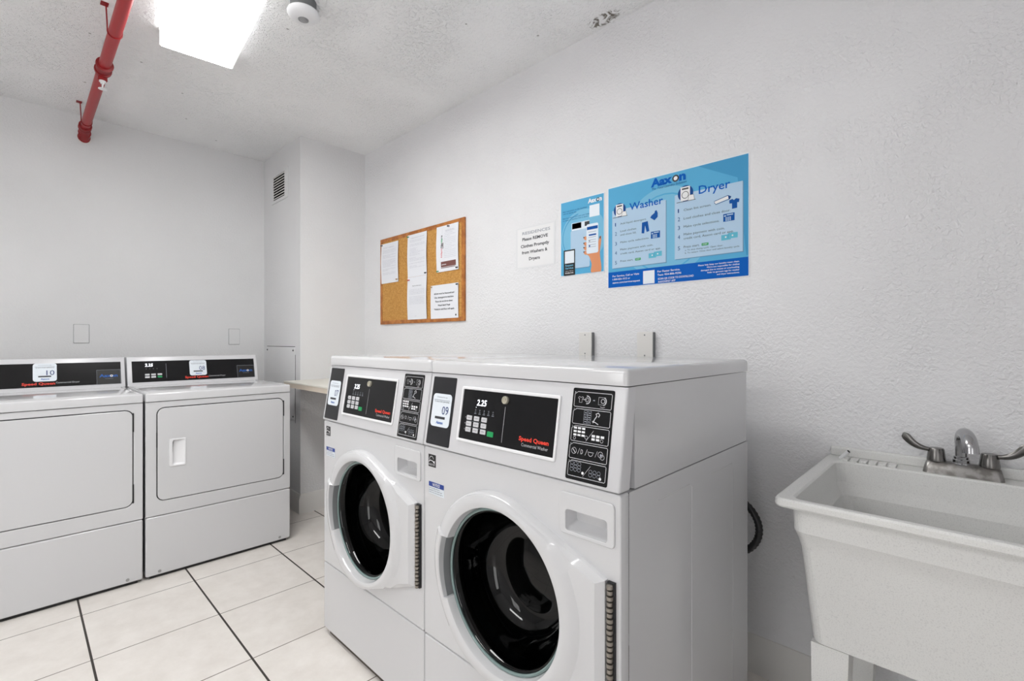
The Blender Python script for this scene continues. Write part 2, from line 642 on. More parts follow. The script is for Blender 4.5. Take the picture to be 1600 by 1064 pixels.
def washer(root):
    W = WW
    c, zc = 0.3415, 0.54
    # cabinet shell (open towards the door)
    bm = bmesh.new()
    box(bm, .002, W - .002, .034, .761, .020, .8455, drop=('-y',))
    for y0, y1 in ((.165, .343), (.467, .633)):        # pressed creases in the side sheet
        for x in (W - .002, .002):
            tube(bm, [(x, y0, .800), (x, y1 - .01, .800), (x, y1, .790), (x, y1, .06)], .0011, 6)
    obj('cabinet', bm, 'enamel', root)
    bm = bmesh.new()
    box(bm, .004, W - .004, .060, .755, .8475, 1.0665)
    obj('upper_cabinet', bm, 'enamel', root)
    # front panel with a round opening and the drawer opening
    hole = circ(c, zc, .207, 96)
    dz = RR(.5395, .6475, .742, .7885, .007)
    bm = bmesh.new()
    plate_obj('front_panel', [RR(.001, W - .001, .284, .8475, .006), hole, dz], .034, .004, 'enamel', root)
    plate_obj('lower_panel', [RR(.001, W - .001, .020, .2815, .006)], .034, .004, 'enamel', root)
    for x in (.05, W - .05):
        for y in (.06, .70):
            bm = bmesh.new()
            lathe(bm, [(.012, .0), (.018, .003), (.018, .010), (.008, .012), (.008, .022)], Matrix.Translation((x, y, 0)), 16, True, True)
            obj('levelling_foot', bm, 'rubber', root)
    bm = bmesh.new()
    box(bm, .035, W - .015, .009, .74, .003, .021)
    obj('base_frame_shade', bm, 'painted kick shade', root)  # base set forward in brown to paint the shadow strip below the panel
    # sloped control console
    bm = bmesh.new()
    prism_x(bm, [(V0.y, V0.z), (.034, .8495), (.0615, 1.0665), (V1.y, V1.z)], .001, W - .001)
    es = [e for e in bm.edges if all(abs(v.co.x - .001) < 1e-5 for v in e.verts) or all(abs(v.co.x - W + .001) < 1e-5 for v in e.verts) or all(v.co.y < -.005 for v in e.verts)]
    es = [e for e in es if any(v.co.y < .03 for v in e.verts) and not all(v.co.z > 1.06 for v in e.verts)]
    bmesh.ops.bevel(bm, geom=es, offset=.006, segments=3, profile=.5, affect='EDGES')
    con = obj('control_console', bm, 'enamel matte', root)
    # lid
    bm = bmesh.new()
    box(bm, -.0005, W + .0005, .024, .763, 1.069, 1.106, .012, 4, edges=lambda e: max(v.co.z for v in e.verts) > 1.1 or all(v.co.y < .03 for v in e.verts) and abs(e.verts[0].co.z - e.verts[1].co.z) > .01)
    obj('lid', bm, 'enamel', root)
    # charcoal label field
    plate_obj('label_field', [RR(.0165, .1245, cz(.8595), cz(1.0565), .004)], .004, .0005, 'charcoal plastic', root, CM, .0012)
    # display
    fr = plate_obj('display_frame', [RR(.1560, .5085, cz(.8865), cz(1.0365), .005), RR(.1635, .5015, cz(.8945), cz(1.0285), .002)], .008, .0018, 'white plastic', con, CM, .0045)
    a = Art()
    a.text('2.25', .2225, cz(.9885), .0155, 'led', w=.037, bold=.012, slant=.12)
    a.disc(.2215, cz(.983), .001, 'led', 3, 10)
    for i in range(5):
        u = .2205 + i * .0172
        a.rect(u - .003, cz(.9695), u + .003, cz(.9705), 'grey ink', 3)
        a.ring(u, cz(.9755), .0018, .0006, 'grey ink', 3, n=10)
        a.rect(u - .0045, cz(.9655), u + .0045, cz(.9667), 'grey ink', 3)
    a.rect(.331, cz(.905), .3322, cz(.994), 'light grey ink', 3)
    for k, (z, n_) in enumerate(((.953, 'HOT'), (.937, 'WARM'), (.9215, 'COLD'))):
        a.text(n_, .1815, cz(z) - .0012, .0028, 'light grey ink', w=.0055)
        a.disc(.1885, cz(z), .0009, 'white ink', 3, 8)
        a.rect(.1885, cz(z) - .0094, .262, cz(z) - .0090, 'grey ink', 3) if k < 2 else None
    a.text('Speed Queen', .3895, cz(.9195), .0098, 'red ink', w=.0955, bold=.035)
    a.text('Commercial Washer', .400, cz(.9065), .0078, 'light grey ink', w=.0845)
    scr = a.build('display_panel', CM, con, .0016, (RR(.1630, .5020, cz(.8940), cz(1.0290), .001), .003), 'black panel')
    for r_, z in enumerate((.953, .937, .9215)):
        for q, u in enumerate((.199, .2285, .2585)):
            b = plate_obj('button', [RR(u - .0105, u + .0105, cz(z) - .0062, cz(z) + .0062, .002)], .003, .0006, 'button', scr, CM, .0032)
            t_ = Art()
            t_.text(('NORMAL', 'PERM', 'DELICATE', 'HEAVY', 'MEDIUM', 'LIGHT', 'EXTRA', 'RINSE', 'SPIN')[r_ * 3 + q], u, cz(z) - .001, .0026, 'dark ink', w=.012, align='c')
            t_.build('button_lettering', CM, scr, .0030)
    plate_obj('start_button', [RR(.2875 - .0115, .2875 + .0115, cz(.9195) - .0068, cz(.9195) + .0068, .002)], .003, .0006, 'green', scr, CM, .0034)['label'] = 'green start button'
    bm = bmesh.new()
    lathe(bm, [(.0105, 0), (.0105, .005), (.0095, .007), (.0075, .007), (.007, .0045), (0.0035, .0045), (.003, .006), (.0002, .006)], CM @ Matrix.Translation((.3305, cz(1.011), .0012)), 24, False, True)
    obj('key_lock', bm, 'brass key', con)
    # instruction strip on the right
    a = Art()
    u0, u1 = .546, .6435
    lw = .0013
    for i in range(5):
        vt = cz(1.0495) - i * .03795
        vb = vt - .0335
        c_ = .006
        P = [(u0 + c_ * 1.4, vt), (u1 - .002, vt), (u1, vt - .002), (u1, vb + .002), (u1 - .002, vb), (u0 + .002, vb), (u0, vb + .002), (u0, vt - c_)]
        a.strip(P, lw, 'light grey ink', 2, True)
        a.text(str(i + 1), u0 + .0005, vt - .0035, .0035, 'light grey ink', w=.002)
        vm_, um = (vt + vb) / 2, (u0 + u1) / 2
        L = 'light grey ink'
        if i == 0:      # shirt into washer, then drum
            a.strip([(u0 + .013, vm_ + .006), (u0 + .010, vm_ + .003), (u0 + .013, vm_ + .001), (u0 + .014, vm_ + .002), (u0 + .014, vm_ - .007), (u0 + .021, vm_ - .007), (u0 + .021, vm_ + .002), (u0 + .0225, vm_ + .001), (u0 + .025, vm_ + .003), (u0 + .022, vm_ + .006), (u0 + .019, vm_ + .0045), (u0 + .016, vm_ + .0045)], .0009, L, 3, True)
            a.ring(u0 + .034, vm_, .0085, .0022, L, 3, -100, 100, 14)
            a.ring(u0 + .034, vm_, .0045, .0011, L, 3)
            a.strip([(u0 + .024, vm_), (u0 + .034, vm_)], .0014, L, 3)
            a.rect(u0 + .050, vm_ - .001, u0 + .055, vm_ + .001, 'grey ink', 3)
            a.ring(u1 - .022, vm_, .0045, .0011, L, 3)
            a.ring(u1 - .022, vm_, .0085, .0022, L, 3, -80, 70, 14)
            a.strip(RR(u1 - .033, u1 - .016, vm_ - .008, vm_ + .008), .0009, L, 3, True)
            a.strip([(u1 - .028, vm_ - .012), (u1 - .022, vm_ - .0135), (u1 - .016, vm_ - .012)], .001, L, 3)
        elif i == 1:    # tiles and a wrench-like figure
            for p_ in range(2):
                for q in range(3):
                    a.strip(RR(um - .019 + p_ * .010, um - .010 + p_ * .010, vb + .003 + q * .0095, vb + .0115 + q * .0095), .0009, 'grey ink', 3, True)
                    a.rect(um - .017 + p_ * .010, vb + .006 + q * .0095, um - .012 + p_ * .010, vb + .008 + q * .0095, 'grey ink', 3)
            a.strip([(um + .006, vb + .006), (um + .010, vm_ - .002), (um + .015, vm_ + .005), (um + .012, vm_ + .009), (um + .018, vm_ + .012), (um + .022, vm_ + .008), (um + .019, vm_ + .003)], .0022, L, 3)
            a.strip([(um + .004, vm_ - .007), (um + .012, vm_ - .009), (um + .020, vb + .004)], .0018, L, 3)
        elif i == 2:
            for p_ in range(3):
                for q in range(3):
                    a.rect(u0 + .006 + p_ * .011, vt - .007 - q * .0075, u0 + .0145 + p_ * .011, vt - .0025 - q * .0075, 'white ink', 3)
            for p_ in range(3):
                for q in range(2):
                    if (p_, q) == (2, 1):
                        a.ring(u0 + .081, vm_ - .0085, .0035, .0008, L, 3)
                        continue
                    a.rect(u0 + .055 + p_ * .0115, vm_ - .003 - q * .007, u0 + .0635 + p_ * .0115, vm_ + .002 - q * .007, 'white ink', 3)
            a.ring(u0 + .010, vt - .027, .003, .0008, L, 3)
            a.ring(u0 + .041, vm_ - .006, .0035, .0008, L, 3)
        elif i == 3:
            a.ring(u0 + .012, vm_, .0065, .0009, L, 3)
            a.strip([(u0 + .008, vm_ + .004), (u0 + .016, vm_ - .004)], .0018, L, 3)
            a.text('D', u0 + .030, vm_ - .005, .010, L, w=.006)
            a.ring(u0 + .056, vm_, .006, .001, L, 3, 180, 360, 10)
            a.strip([(u0 + .048, vm_ + .002), (u0 + .064, vm_ + .002)], .001, L, 3)
            a.ring(u0 + .081, vm_ + .001, .006, .0009, L, 3)
            a.ring(u0 + .086, vm_ - .004, .005, .0009, L, 3)
            a.disc(u0 + .0825, vm_, .003, 'grey ink', 3, 8)
            for uu in (.022, .042, .068):
                a.strip([(u0 + uu, vm_ - .006), (u0 + uu + .005, vm_ + .007)], .0008, L, 3)
        else:
            for p_ in range(3):
                for q in range(3):
                    a.ring(u0 + .010 + p_ * .010, vt - .006 - q * .0065, .0042, .0007, 'grey ink', 3, n=10)
                    if q < 2:
                        a.ring(u0 + .060 + p_ * .0105, vm_ - .0005 - q * .0065, .0042, .0007, 'grey ink', 3, n=10)
            a.disc(u0 + .040, vb + .010, .0032, 'white ink', 3, 10)
            a.disc(u0 + .085, vb + .006, .0032, 'white ink', 3, 10)
        if i in (2, 4):
            a.strip([(um - .008, vb + .003), (um + .010, vt - .006)], .0008, L, 3)
    a.build('instruction_strip', CM, con, .0012, (RR(.5405, .6490, cz(.8585), cz(1.0575), .004), .004), 'black panel')
    # energy label and notice label on the front panel
    a = Art()
    a.ring(.0385, .8120, .0100, .0015, 'white ink', 4, 15, 215, 20)
    a.strip([(.0250, .8045), (.033, .8100), (.044, .8085), (.0545, .8015)], .0020, 'white ink', 4)
    a.poly([(.048, .803), (.0535, .8045), (.0550, .8105), (.0505, .8075), (.0455, .8100)], 'white ink', 4)
    a.rect(.0245, .7990, .0555, .7997, 'white ink', 4)
    a.text('ENERGY STAR', .026, .7945, .0032, 'white ink', w=.028, l=3)
    a.build('energy_label', FRONT, root, .0008, (RR(.0225, .0575, .7905, .827), .0007), 'black')
    a = Art()
    a.rect(.0245, .7325, .0965, .7465, 'notice blue', 2)
    a.text('NOTICE', .0605, .7355, .0080, 'white ink', w=.034, align='c', bold=.02)
    for i, q in enumerate(('Use only high efficiency', 'detergent in this washer and', 'follow the instructions given')):
        a.text(q, .026, .7265 - i * .0062, .0036, 'dark ink', w=(.052, .062, .066)[i])
    a.build('notice_label', FRONT, root, .0006, (RR(.0245, .0965, .710, .7465), .0005), 'sticker')
    # detergent drawer: raised frame with a scooped grip
    dr = plate_obj('detergent_drawer', [RR(.5225, .6655, .7335, .8265, .010), dz], .006, .002, 'enamel', root, FRONT, .0045)
    bm = bmesh.new()
    o_ = rrect(.5390, .6480, .7415, .7890, .007, 5)
    i_ = rrect(.5450, .6420, .7560, .7860, .007, 5)
    rings(bm, [[(u, -.001, v) for u, v in o_], [(u, .004 if v < .77 else .012, v) for u, v in rrect(.5405, .6465, .7425, .7880, .007, 5)],
               [(u, .030, v) for u, v in i_]], True, False, True)
    obj('grip_recess', bm, 'enamel', dr, recalc=False)
    # drum and gasket behind the glass
    MY = Matrix.Translation((c, 0, zc)) @ Matrix.Rotation(-PI / 2, 4, 'X')   # local z -> +y
    bm = bmesh.new()
    lathe(bm, [(.2065, .003), (.205, .030), (.215, .045), (.200, .060), (.222, .075), (.222, .115)], MY, 72)
    obj('door_gasket', bm, 'rubber', root, recalc=False)
    bm = bmesh.new()
    lathe(bm, [(.215, .110), (.248, .118), (.250, .50), (.235, .515), (.10, .525), (.001, .525)], MY, 72, False, True)
    for k in range(3):
        a_ = math.radians(35 + 120 * k)
        ux, uz = math.cos(a_), math.sin(a_)
        tx, tz = -uz, ux
        P = []
        for y in (.14, .20, .44, .50):
            h = .06 if y in (.20, .44) else .01
            P.append([(c + ux * r_ + tx * s_, y, zc + uz * r_ + tz * s_) for s_, r_ in ((-.035, .25), (-.012, .25 - h), (.012, .25 - h), (.035, .25))])
        rings(bm, P, False)
    obj('drum', bm, 'drum steel', root, recalc=False)
    # ---- door
    hx, hz = .3060, .127
    oc, orr = (-.021, 0), .237
    def hull(th):
        dx, dz_ = math.cos(th), math.sin(th)
        b = dx * oc[0] + dz_ * oc[1]
        R = b + math.sqrt(b * b + orr * orr - oc[0] ** 2 - oc[1] ** 2)
        for sg in (1, -1):
            px, pz = hx - oc[0], sg * hz
            dist = math.hypot(px, pz)
            na = math.atan2(pz, px) + sg * math.acos(orr / dist)
            nx, nz = math.cos(na), math.sin(na)
            den = dx * nx + dz_ * nz
            # beyond the tangent point the straight edge rules
            if dx > 0 and den > 1e-6:
                r_ = (orr + oc[0] * nx + oc[1] * nz) / den
                side = (math.atan2(dz_ * r_, dx * r_ - oc[0]) - na) * sg
                if side < 0 and dz_ * sg >= 0:
                    R = max(R, r_)
        if dx > 0:
            R = min(R, hx / dx)
        return R
    ths = [2 * PI * i / 240 for i in range(240)]
    n0 = math.asin(.086 / .215)
    ths += [PI - n0 - .006, PI - n0 + .006, PI + n0 - .006, PI + n0 + .006, math.atan2(hz, hx), 2 * PI - math.atan2(hz, hx)]
    ths = sorted(ths)
    R_ = [[] for _ in range(10)]
    for th in ths:
        dx, dz_ = math.cos(th), math.sin(th)
        R = hull(th)
        notch = abs(th - PI) < n0
        rc = min(R - .006, .240)
        rf = min(R - .0045, .252)
        ch = max(.003, min(.018, (R - .250) * .5))
        if notch:
            e_ = .007 * (PI + n0 - th) / (2 * n0)          # the grip stands proud at its top and fades out below
            prof = [(.2165, .004), (.2172, -.026), (.2182, -.035 - e_), (.2210, -.037 - e_), (.2260, -.0372 - e_), (rc, -.033 - e_), (rf, -.0255 - e_), (R - ch, -.024 - e_), (R - .0004, -.018 - .6 * e_), (R, 0)]
        else:
            prof = [(.199, .006), (.2020, -.028), (.2045, -.0345), (.209, -.0365), ((.209 + rc) / 2, -.037), (rc, -.033), (rf, -.0255), (R - ch, -.0240), (R - .0004, -.0190 + .45 * ch), (R, 0)]
        for k, (r_, y) in enumerate(prof):
            R_[k].append((c + dx * r_, y, zc + dz_ * r_))
    bm = bmesh.new()
    rings(bm, R_)
    door = obj('door', bm, 'enamel', root, recalc=True, smooth=28)
    # grey scoop behind the grip notch
    bm = bmesh.new()
    P = [[], [], [], []]
    for i in range(25):
        th = PI - n0 + 2 * n0 * i / 24
        for k, (r_, y) in enumerate(((.2169, -.024), (.2150, .000), (.2090, .004), (.2035, -.012))):
            P[k].append((c + math.cos(th) * r_, y, zc + math.sin(th) * r_))
    rings(bm, P, False)
    for s_ in (-.05, .05):
        lathe(bm, [(.0035, 0), (.0025, .002), (.0002, .002)], Matrix.Translation((c - .2085, .003, zc + s_)) @ Matrix.Rotation(PI / 2, 4, 'X'), 10, mi=1)
    g_ = obj('grip_scoop', bm, ['grey recess', 'black'], door, recalc=False)
    g_['label'] = 'grey scooped grip on the left of the door'
    # glass: teal edged rim, deep dark bowl
    bm = bmesh.new()
    lathe(bm, [(.2015, -.004), (.1995, -.0135), (.1950, -.0150), (.1925, -.0130), (.1925, -.004)], MY, 96)
    obj('glass_rim', bm, 'rim glass', door, recalc=False)
    bm = bmesh.new()
    lathe(bm, [(.1925, -.010), (.188, -.0105), (.184, -.006), (.180, .010), (.172, .045), (.160, .080), (.143, .106), (.118, .120), (.085, .118), (.060, .110), (.030, .106), (.0005, .105)], MY, 96, False, True)
    obj('glass_bowl', bm, 'dark glass', door, recalc=False)
    # piano hinge
    bm = bmesh.new()
    hx0 = c + hx + .003
    box(bm, hx0, hx0 + .017, -.0075, .002, zc - .128, zc + .126, mi=1)
    n = 22
    for k in range(n):
        z0 = zc - .127 + k * .2525 / n
        r_ = .0072 if k % 2 else .0064
        lathe(bm, [(.004, z0), (r_, z0 + .0008), (r_, z0 + .2525 / n - .0030), (.004, z0 + .2525 / n - .0022)], Matrix.Translation((hx0 + .0085, -.011, 0)), 14, True, True)
    obj('piano_hinge', bm, ['hinge steel', 'gap'], root)
    return root

def unit_sticker(num, u0, v0, u1, v1, M, root, tall):
    a = Art()
    w_, h_ = u1 - u0, v1 - v0
    um = (u0 + u1) / 2
    a.text('Download the app', um, v0 + h_ * .88, h_ * .045, 'grey ink', w=w_ * .55, align='c', l=3)
    a.rect(u0 + w_ * .08, v0 + h_ * .80, u1 - w_ * .08, v0 + h_ * .815, 'grey ink', 2)
    a.text('SCAN FOR SERVICE', um, v0 + h_ * .74, h_ * .035, 'dark ink', w=w_ * .78, align='c', l=3)
    a.text(num, u0 + w_ * .56, v0 + h_ * (.38 if tall else .34), h_ * (.25 if tall else .27), 'navy ink', w=w_ * .34, l=3)
    a.rect(u0 + w_ * .22, v0 + h_ * .235, u1 - w_ * .24, v0 + h_ * .31, 'dark ink', 2)
    a.text('Aaxon', um, v0 + h_ * .09, h_ * .08, 'blue ink', w=w_ * .36, align='c', bold=.03, l=3)
    o = a.build('number_sticker', M, root, .0022, (RR(u0, u1, v0, v1, .012), .0010), 'sticker')
    o['label'] = 'pale blue number sticker reading %s' % num
    return o

def copy_tree(src, root, parent=None, skip=()):
    for ch in [c for c in D.objects if c.parent == src]:
        if ch.name.split('.')[0] in skip:
            continue
        n = ch.copy()
        COL.objects.link(n)
        n.parent = root
        copy_tree(ch, n)

w9 = empty('washing_machine', (WX9, WY, 0))
tag(w9, 'white front loading washer numbered 09, nearer the utility sink', 'washing machine', 'front loading washers')
washer(w9)
w7 = w9.copy()
COL.objects.link(w7)
w7.location = (WX7, WY, 0)
copy_tree(w9, w7)
w7['label'] = 'white front loading washer numbered 07, beside the beige counter'
for r_, num in ((w9, '09'), (w7, '07')):
    unit_sticker(num, .0270, cz(.9125), .1140, cz(1.0075), CM, r_, True)
# black corrugated drain hose looping out behind washer 09
bm = bmesh.new()
pts = []
for i in range(90):
    a_ = math.radians(-150 + 300 * i / 89)
    pts.append((WX9 and (.555 + .125 * math.cos(a_)), .868, .53 + .105 * math.sin(a_)))
pts = [(.40, .765, .425), (.42, .81, .43)] + pts + [(.42, .82, .60), (.40, .765, .61)]
rs = [.0105 + (.0020 if i % 2 else 0) for i in range(len(pts))]
tube(bm, pts, rs, 14)
hose = obj('drain_hose', bm, 'hose rubber', w9)
hose['label'] = 'black corrugated drain hose'

# ================================================================== DRYERS
DW = 0.683
def dryer(root):
    W = DW
    bm = bmesh.new()
    box(bm, .002, W - .002, .022, .71, .020, .8665)
    obj('cabinet', bm, 'enamel', root)
    door_l = RR(.0485, .6425, .3775, .8325, .030)
    hole_l = RR(.0445, .6465, .3735, .8365, .034)
    plate_obj('front_panel', [RR(.001, W - .001, .3055, .8655, .004), hole_l], .024, .003, 'enamel', root)
    bm = bmesh.new()
    box(bm, .03, W - .03, .012, .0225, .36, .85)
    obj('door_gap_dark', bm, 'gap', root)  # dark sheet put in to darken the gap around the door
    door = plate_obj('door', [door_l, RR(.1010, .1600, .5430, .6700, .004)], .016, .0025, 'enamel', root, FRONT, .0015)
    # recessed pull: frame and scoop
    hd = plate_obj('handle', [RR(.0955, .1655, .5375, .6755, .004), RR(.1090, .1600, .5450, .6680, .008)], .004, .0012, 'white plastic', door, FRONT, .0045)
    bm = bmesh.new()
    A = rrect(.1080, .1610, .5440, .6690, .008, 4)
    B = rrect(.1100, .1540, .5500, .6630, .008, 4)
    rings(bm, [[(u, -.003, v) for u, v in A], [(u, .0120 - .012 * max(0, (u - .116) / .038), v) for u, v in B]], True, False, True)
    obj('handle_scoop', bm, 'white plastic', door, recalc=False)
    for z in (.775, .435):
        bm = bmesh.new()
        box(bm, .6415, .6480, -.003, .006, z - .045, z + .045, .002)
        obj('hinge', bm, 'gap', door)
    bm = bmesh.new()
    box(bm, .0435, .0475, -.001, .006, .640, .715, .001)
    obj('latch', bm, 'gap', root)
    plate_obj('lower_panel', [RR(.001, W - .001, .0145, .3020, .008)], .022, .006, 'enamel', root)
    for x in (.057, .624):
        bm = bmesh.new()
        lathe(bm, [(.0075, 0), (.0065, .0025), (.002, .0025), (.0015, .001), (.0002, .001)], Matrix.Translation((x, 0.0005, .031)) @ Matrix.Rotation(PI / 2, 4, 'X'), 14)
        obj('screw', bm, 'galvanised', root, recalc=False)
    bm = bmesh.new()
    box(bm, .02, W - .02, .014, .70, 0.0, .0205)
    obj('base_frame_shade', bm, 'black', root)  # base set forward in black to paint the shadow line under the dryer
    bm = bmesh.new()
    box(bm, 0, W, -.004, .712, .8685, .909, .008, 3, edges=lambda e: max(v.co.z for v in e.verts) > .9 and min(v.co.z for v in e.verts) > .9 or all(v.co.y < 0 for v in e.verts) and abs(e.verts[0].co.z - e.verts[1].co.z) > .01)
    box(bm, .010, .022, .03, .53, .9088, .9105, .0008)
    box(bm, W - .022, W - .010, .03, .53, .9088, .9105, .0008)
    obj('lid', bm, 'enamel', root)
    # raised console at the back
    bm = bmesh.new()
    prism_x(bm, [(.536, .909), (.5375, .916), (.5795, 1.066), (.584, 1.072), (.66, 1.072), (.68, 1.05), (.70, .909)], .001, W - .001)
    es = [e for e in bm.edges if all(abs(v.co.x - .001) < 1e-5 for v in e.verts) or all(abs(v.co.x - W + .001) < 1e-5 for v in e.verts)]
    bmesh.ops.bevel(bm, geom=[e for e in es if min(v.co.z for v in e.verts) > .912], offset=.003, segments=2, profile=.5, affect='EDGES')
    obj('control_console', bm, 'enamel matte', root)
    return root
DA, DB = Vector((0, .5375, .916)), Vector((0, .5795, 1.066))
dv = (DB - DA).normalized()
dn = Vector((1, 0, 0)).cross(dv)
DM = Matrix(((1, 0, 0, 0), (0, dv.y, dn.y, DA.y), (0, dv.z, dn.z, DA.z), (0, 0, 0, 1)))
def dz_(z):
    return (z - DA.z) / dv.z
def dryer_panel(root):
    a = Art()
    a.text('2.25', .083, dz_(1.016), .017, 'led', w=.036, bold=.012, slant=.1)
    for i in range(4):
        a.disc(.088 + i * .017, dz_(1.003), .0013, 'light grey ink', 3, 8)
    a.rect(.1825, dz_(.948), .1838, dz_(1.031), 'grey ink', 3)
    a.text('Speed Queen', .2750, dz_(.9395), .0125, 'red ink', w=.122, bold=.03)
    a.text('Commercial Dryer', .4000, dz_(.9440), .0085, 'light grey ink', w=.092)
    a.strip(RR(.5615, .6620, dz_(.9275), dz_(1.005)), .0014, 'grey ink', 2, True)
    a.rect(.5625, dz_(.9285), .6610, dz_(1.004), 'black', 1)
    a.text('Aaxon', .5720, dz_(.966), .016, 'blue ink', w=.078, bold=.03)
    a.disc(.6235, dz_(.966) + .0065, .0062, 'white ink', 4, 16)
    a.disc(.6235, dz_(.966) + .0065, .0030, 'black', 5, 16)
    a.text('Total Laundry Solution', .5950, dz_(.956), .0040, 'grey ink', w=.035)
    p = a.build('display_panel', DM, root, .0014, (RR(.0225, .6645, dz_(.9280), dz_(1.0475)), .003), 'black panel')
    for r_, z in enumerate((.9695, .9555)):
        for q, u in enumerate((.092, .121, .151)):
            g = q == 2 and r_ == 1
            b = plate_obj('start_button' if g else 'button', [RR(u - .011, u + .011, dz_(z) - .0052, dz_(z) + .0052, .002)], .003, .0006, 'green' if g else 'button', p, DM, .003)
            if g:
                b['label'] = 'green start button'
    return p

d8 = empty('clothes_dryer', (-2.8877, .4322, 0), PI / 2)
tag(d8, 'white front loading dryer numbered 08, beside the boxed wall corner', 'clothes dryer', 'white dryers along the left wall')
dryer(d8)
dryer_panel(d8)
d10 = d8.copy()
COL.objects.link(d10)
d10.location = (-2.8877, -.2590, 0)
copy_tree(d8, d10)
d10['label'] = 'white front loading dryer numbered 10, cut off by the left edge of the photo'
unit_sticker('08', .3005, dz_(.9545), .3905, dz_(1.0455), DM, d8, False)
unit_sticker('10', .3150, dz_(.9565), .4040, dz_(1.0475), DM, d10, False)

# ================================================================== COUNTER
ct = empty('folding_counter', (CX + .001, YB - .001, 0))
tag(ct, 'beige laminate folding counter against the wall, behind washer 07', 'counter')
bm = bmesh.new()
box(bm, 0, 1.36, -.585, 0, .893, .902, .001, 1)
obj('worktop', bm, 'counter laminate', ct)
bm = bmesh.new()
box(bm, 0, 1.36, -.583, -.563, .864, .8935)
obj('front_edge', bm, 'counter edge', ct)
bm = bmesh.new()
box(bm, 0.0, 1.36, -.5625, 0, .878, .8935)
obj('underside', bm, 'underside board', ct)
for x in (0.02, .66, 1.30):
    bm = bmesh.new()
    box(bm, x, x + .03, -.40, 0, .85, .8785)
    box(bm, x, x + .03, -.03, 0, .55, .851)
    obj('bracket', bm, 'underside board', ct)

# ================================================================== THINGS ON THE WALLS
def blank_plate(M, w_, h_, label, group, m='trim paint', box_depth=0.0, screws=True):
    r_ = plate_obj('wall_plate', [RR(0, w_, 0, h_, .004)], .006, .0018, m, None, M, .006 + box_depth)
    e_ = -.001 if box_depth else .0018
    plate_obj('shaded_junction_box' if box_depth else 'plate_gap', [RR(-e_, w_ + e_, -e_, h_ + e_, .003)], max(box_depth, .0008) , 0, 'grey recess', r_, M, max(box_depth, .0008) + .0003)  # the box's grey stands in for the shade on its side
    tag(r_, label, 'wall plate', group)
    if screws:
        for v in (h_ * .12, h_ * .88):
            bm = bmesh.new()
            lathe(bm, [(.0035, 0), (.003, .0015), (.0002, .0015)], M @ Matrix.Translation((w_ / 2, v, .006 + box_depth)), 10, mi=0)
            obj('screw', bm, 'grey recess', r_, recalc=False)
    return r_
blank_plate(wallM(-1.298, 1.095), .068, .110, 'grey blank wall plate above washer 09, left one of the pair', None, 'trim paint', .020)
blank_plate(wallM(-1.004, 1.092), .070, .110, 'grey blank wall plate above washer 09, right one of the pair', None, 'trim paint', .020)
LM = lambda y, z, x=XL: Matrix.Translation((x, y, z)) @ Matrix.Rotation(PI / 2, 4, 'Z') @ FRONT
blank_plate(LM(.241, 1.153), .070, .113, 'painted blank cover on the left wall right of sticker 10, left one of two', None, 'wall paint smooth', 0, False)
blank_plate(LM(1.086, 1.141), .070, .113, 'painted blank cover on the left wall, the one nearest the boxed corner', None, 'wall paint smooth', 0, False)

# vent grille and access panel on the boxed corner
vM = Matrix.Translation((0, CY, 0)) @ FRONT
vent = plate_obj('vent_grille', [RR(-3.790, -3.480, 2.182, 2.402, .003), RR(-3.750, -3.534, 2.204, 2.379)], .008, .002, 'wall paint smooth', None, vM, .008)
tag(vent, 'white slatted air vent high on the boxed wall corner', 'air vent')
bm = bmesh.new()
box(bm, -3.752, -3.532, CY - .0015, CY - .0005, 2.202, 2.381)
obj('duct_opening', bm, 'void', vent)
for k in range(9):
    z = 2.214 + k * .0195
    bm = bmesh.new()
    prism_x(bm, [(CY - .0076, z + .0035), (CY - .0076, z - .0035), (CY - .0022, z - .0015), (CY - .0022, z + .0050)], -3.750, -3.534)
    obj('slat', bm, 'trim paint', vent)
acc = plate_obj('access_panel', [RR(-3.893, -3.362, .62, 1.124)], .005, .001, 'wall paint smooth', None, vM, .005)
tag(acc, 'painted square access panel low on the boxed wall corner', 'access panel')
for x, z in ((-3.872, 1.100), (-3.385, 1.100), (-3.385, .642), (-3.872, .642)):
    bm = bmesh.new()
    lathe(bm, [(.007, 0), (.005, .003), (.0002, .003)], vM @ Matrix.Translation((x, z, .005)), 12)
    obj('screw', bm, 'gap', acc, recalc=False)
bm = bmesh.new()
box(bm, -3.362, -3.356, CY - .0008, CY - .0002, .60, 1.07)
box(bm, -3.893, -3.362, CY - .0008, CY - .0002, 1.124, 1.128)
obj('panel_gap', bm, 'gap', acc)

# bulletin board
bb = empty('bulletin_board', (-3.038, YB, 1.282))
tag(bb, 'cork bulletin board in an oak frame with pinned papers', 'bulletin board')
BW, BH = .920, .601
plate_obj('cork_sheet', [RR(.01, BW - .01, .01, BH - .01)], .0085, 0, 'cork', bb, FRONT, .0095)
plate_obj('frame', [RR(0, BW, 0, BH), RR(.026, BW - .026, .026, BH - .026)], .0122, .002, 'oak frame', bb, FRONT, .0122)

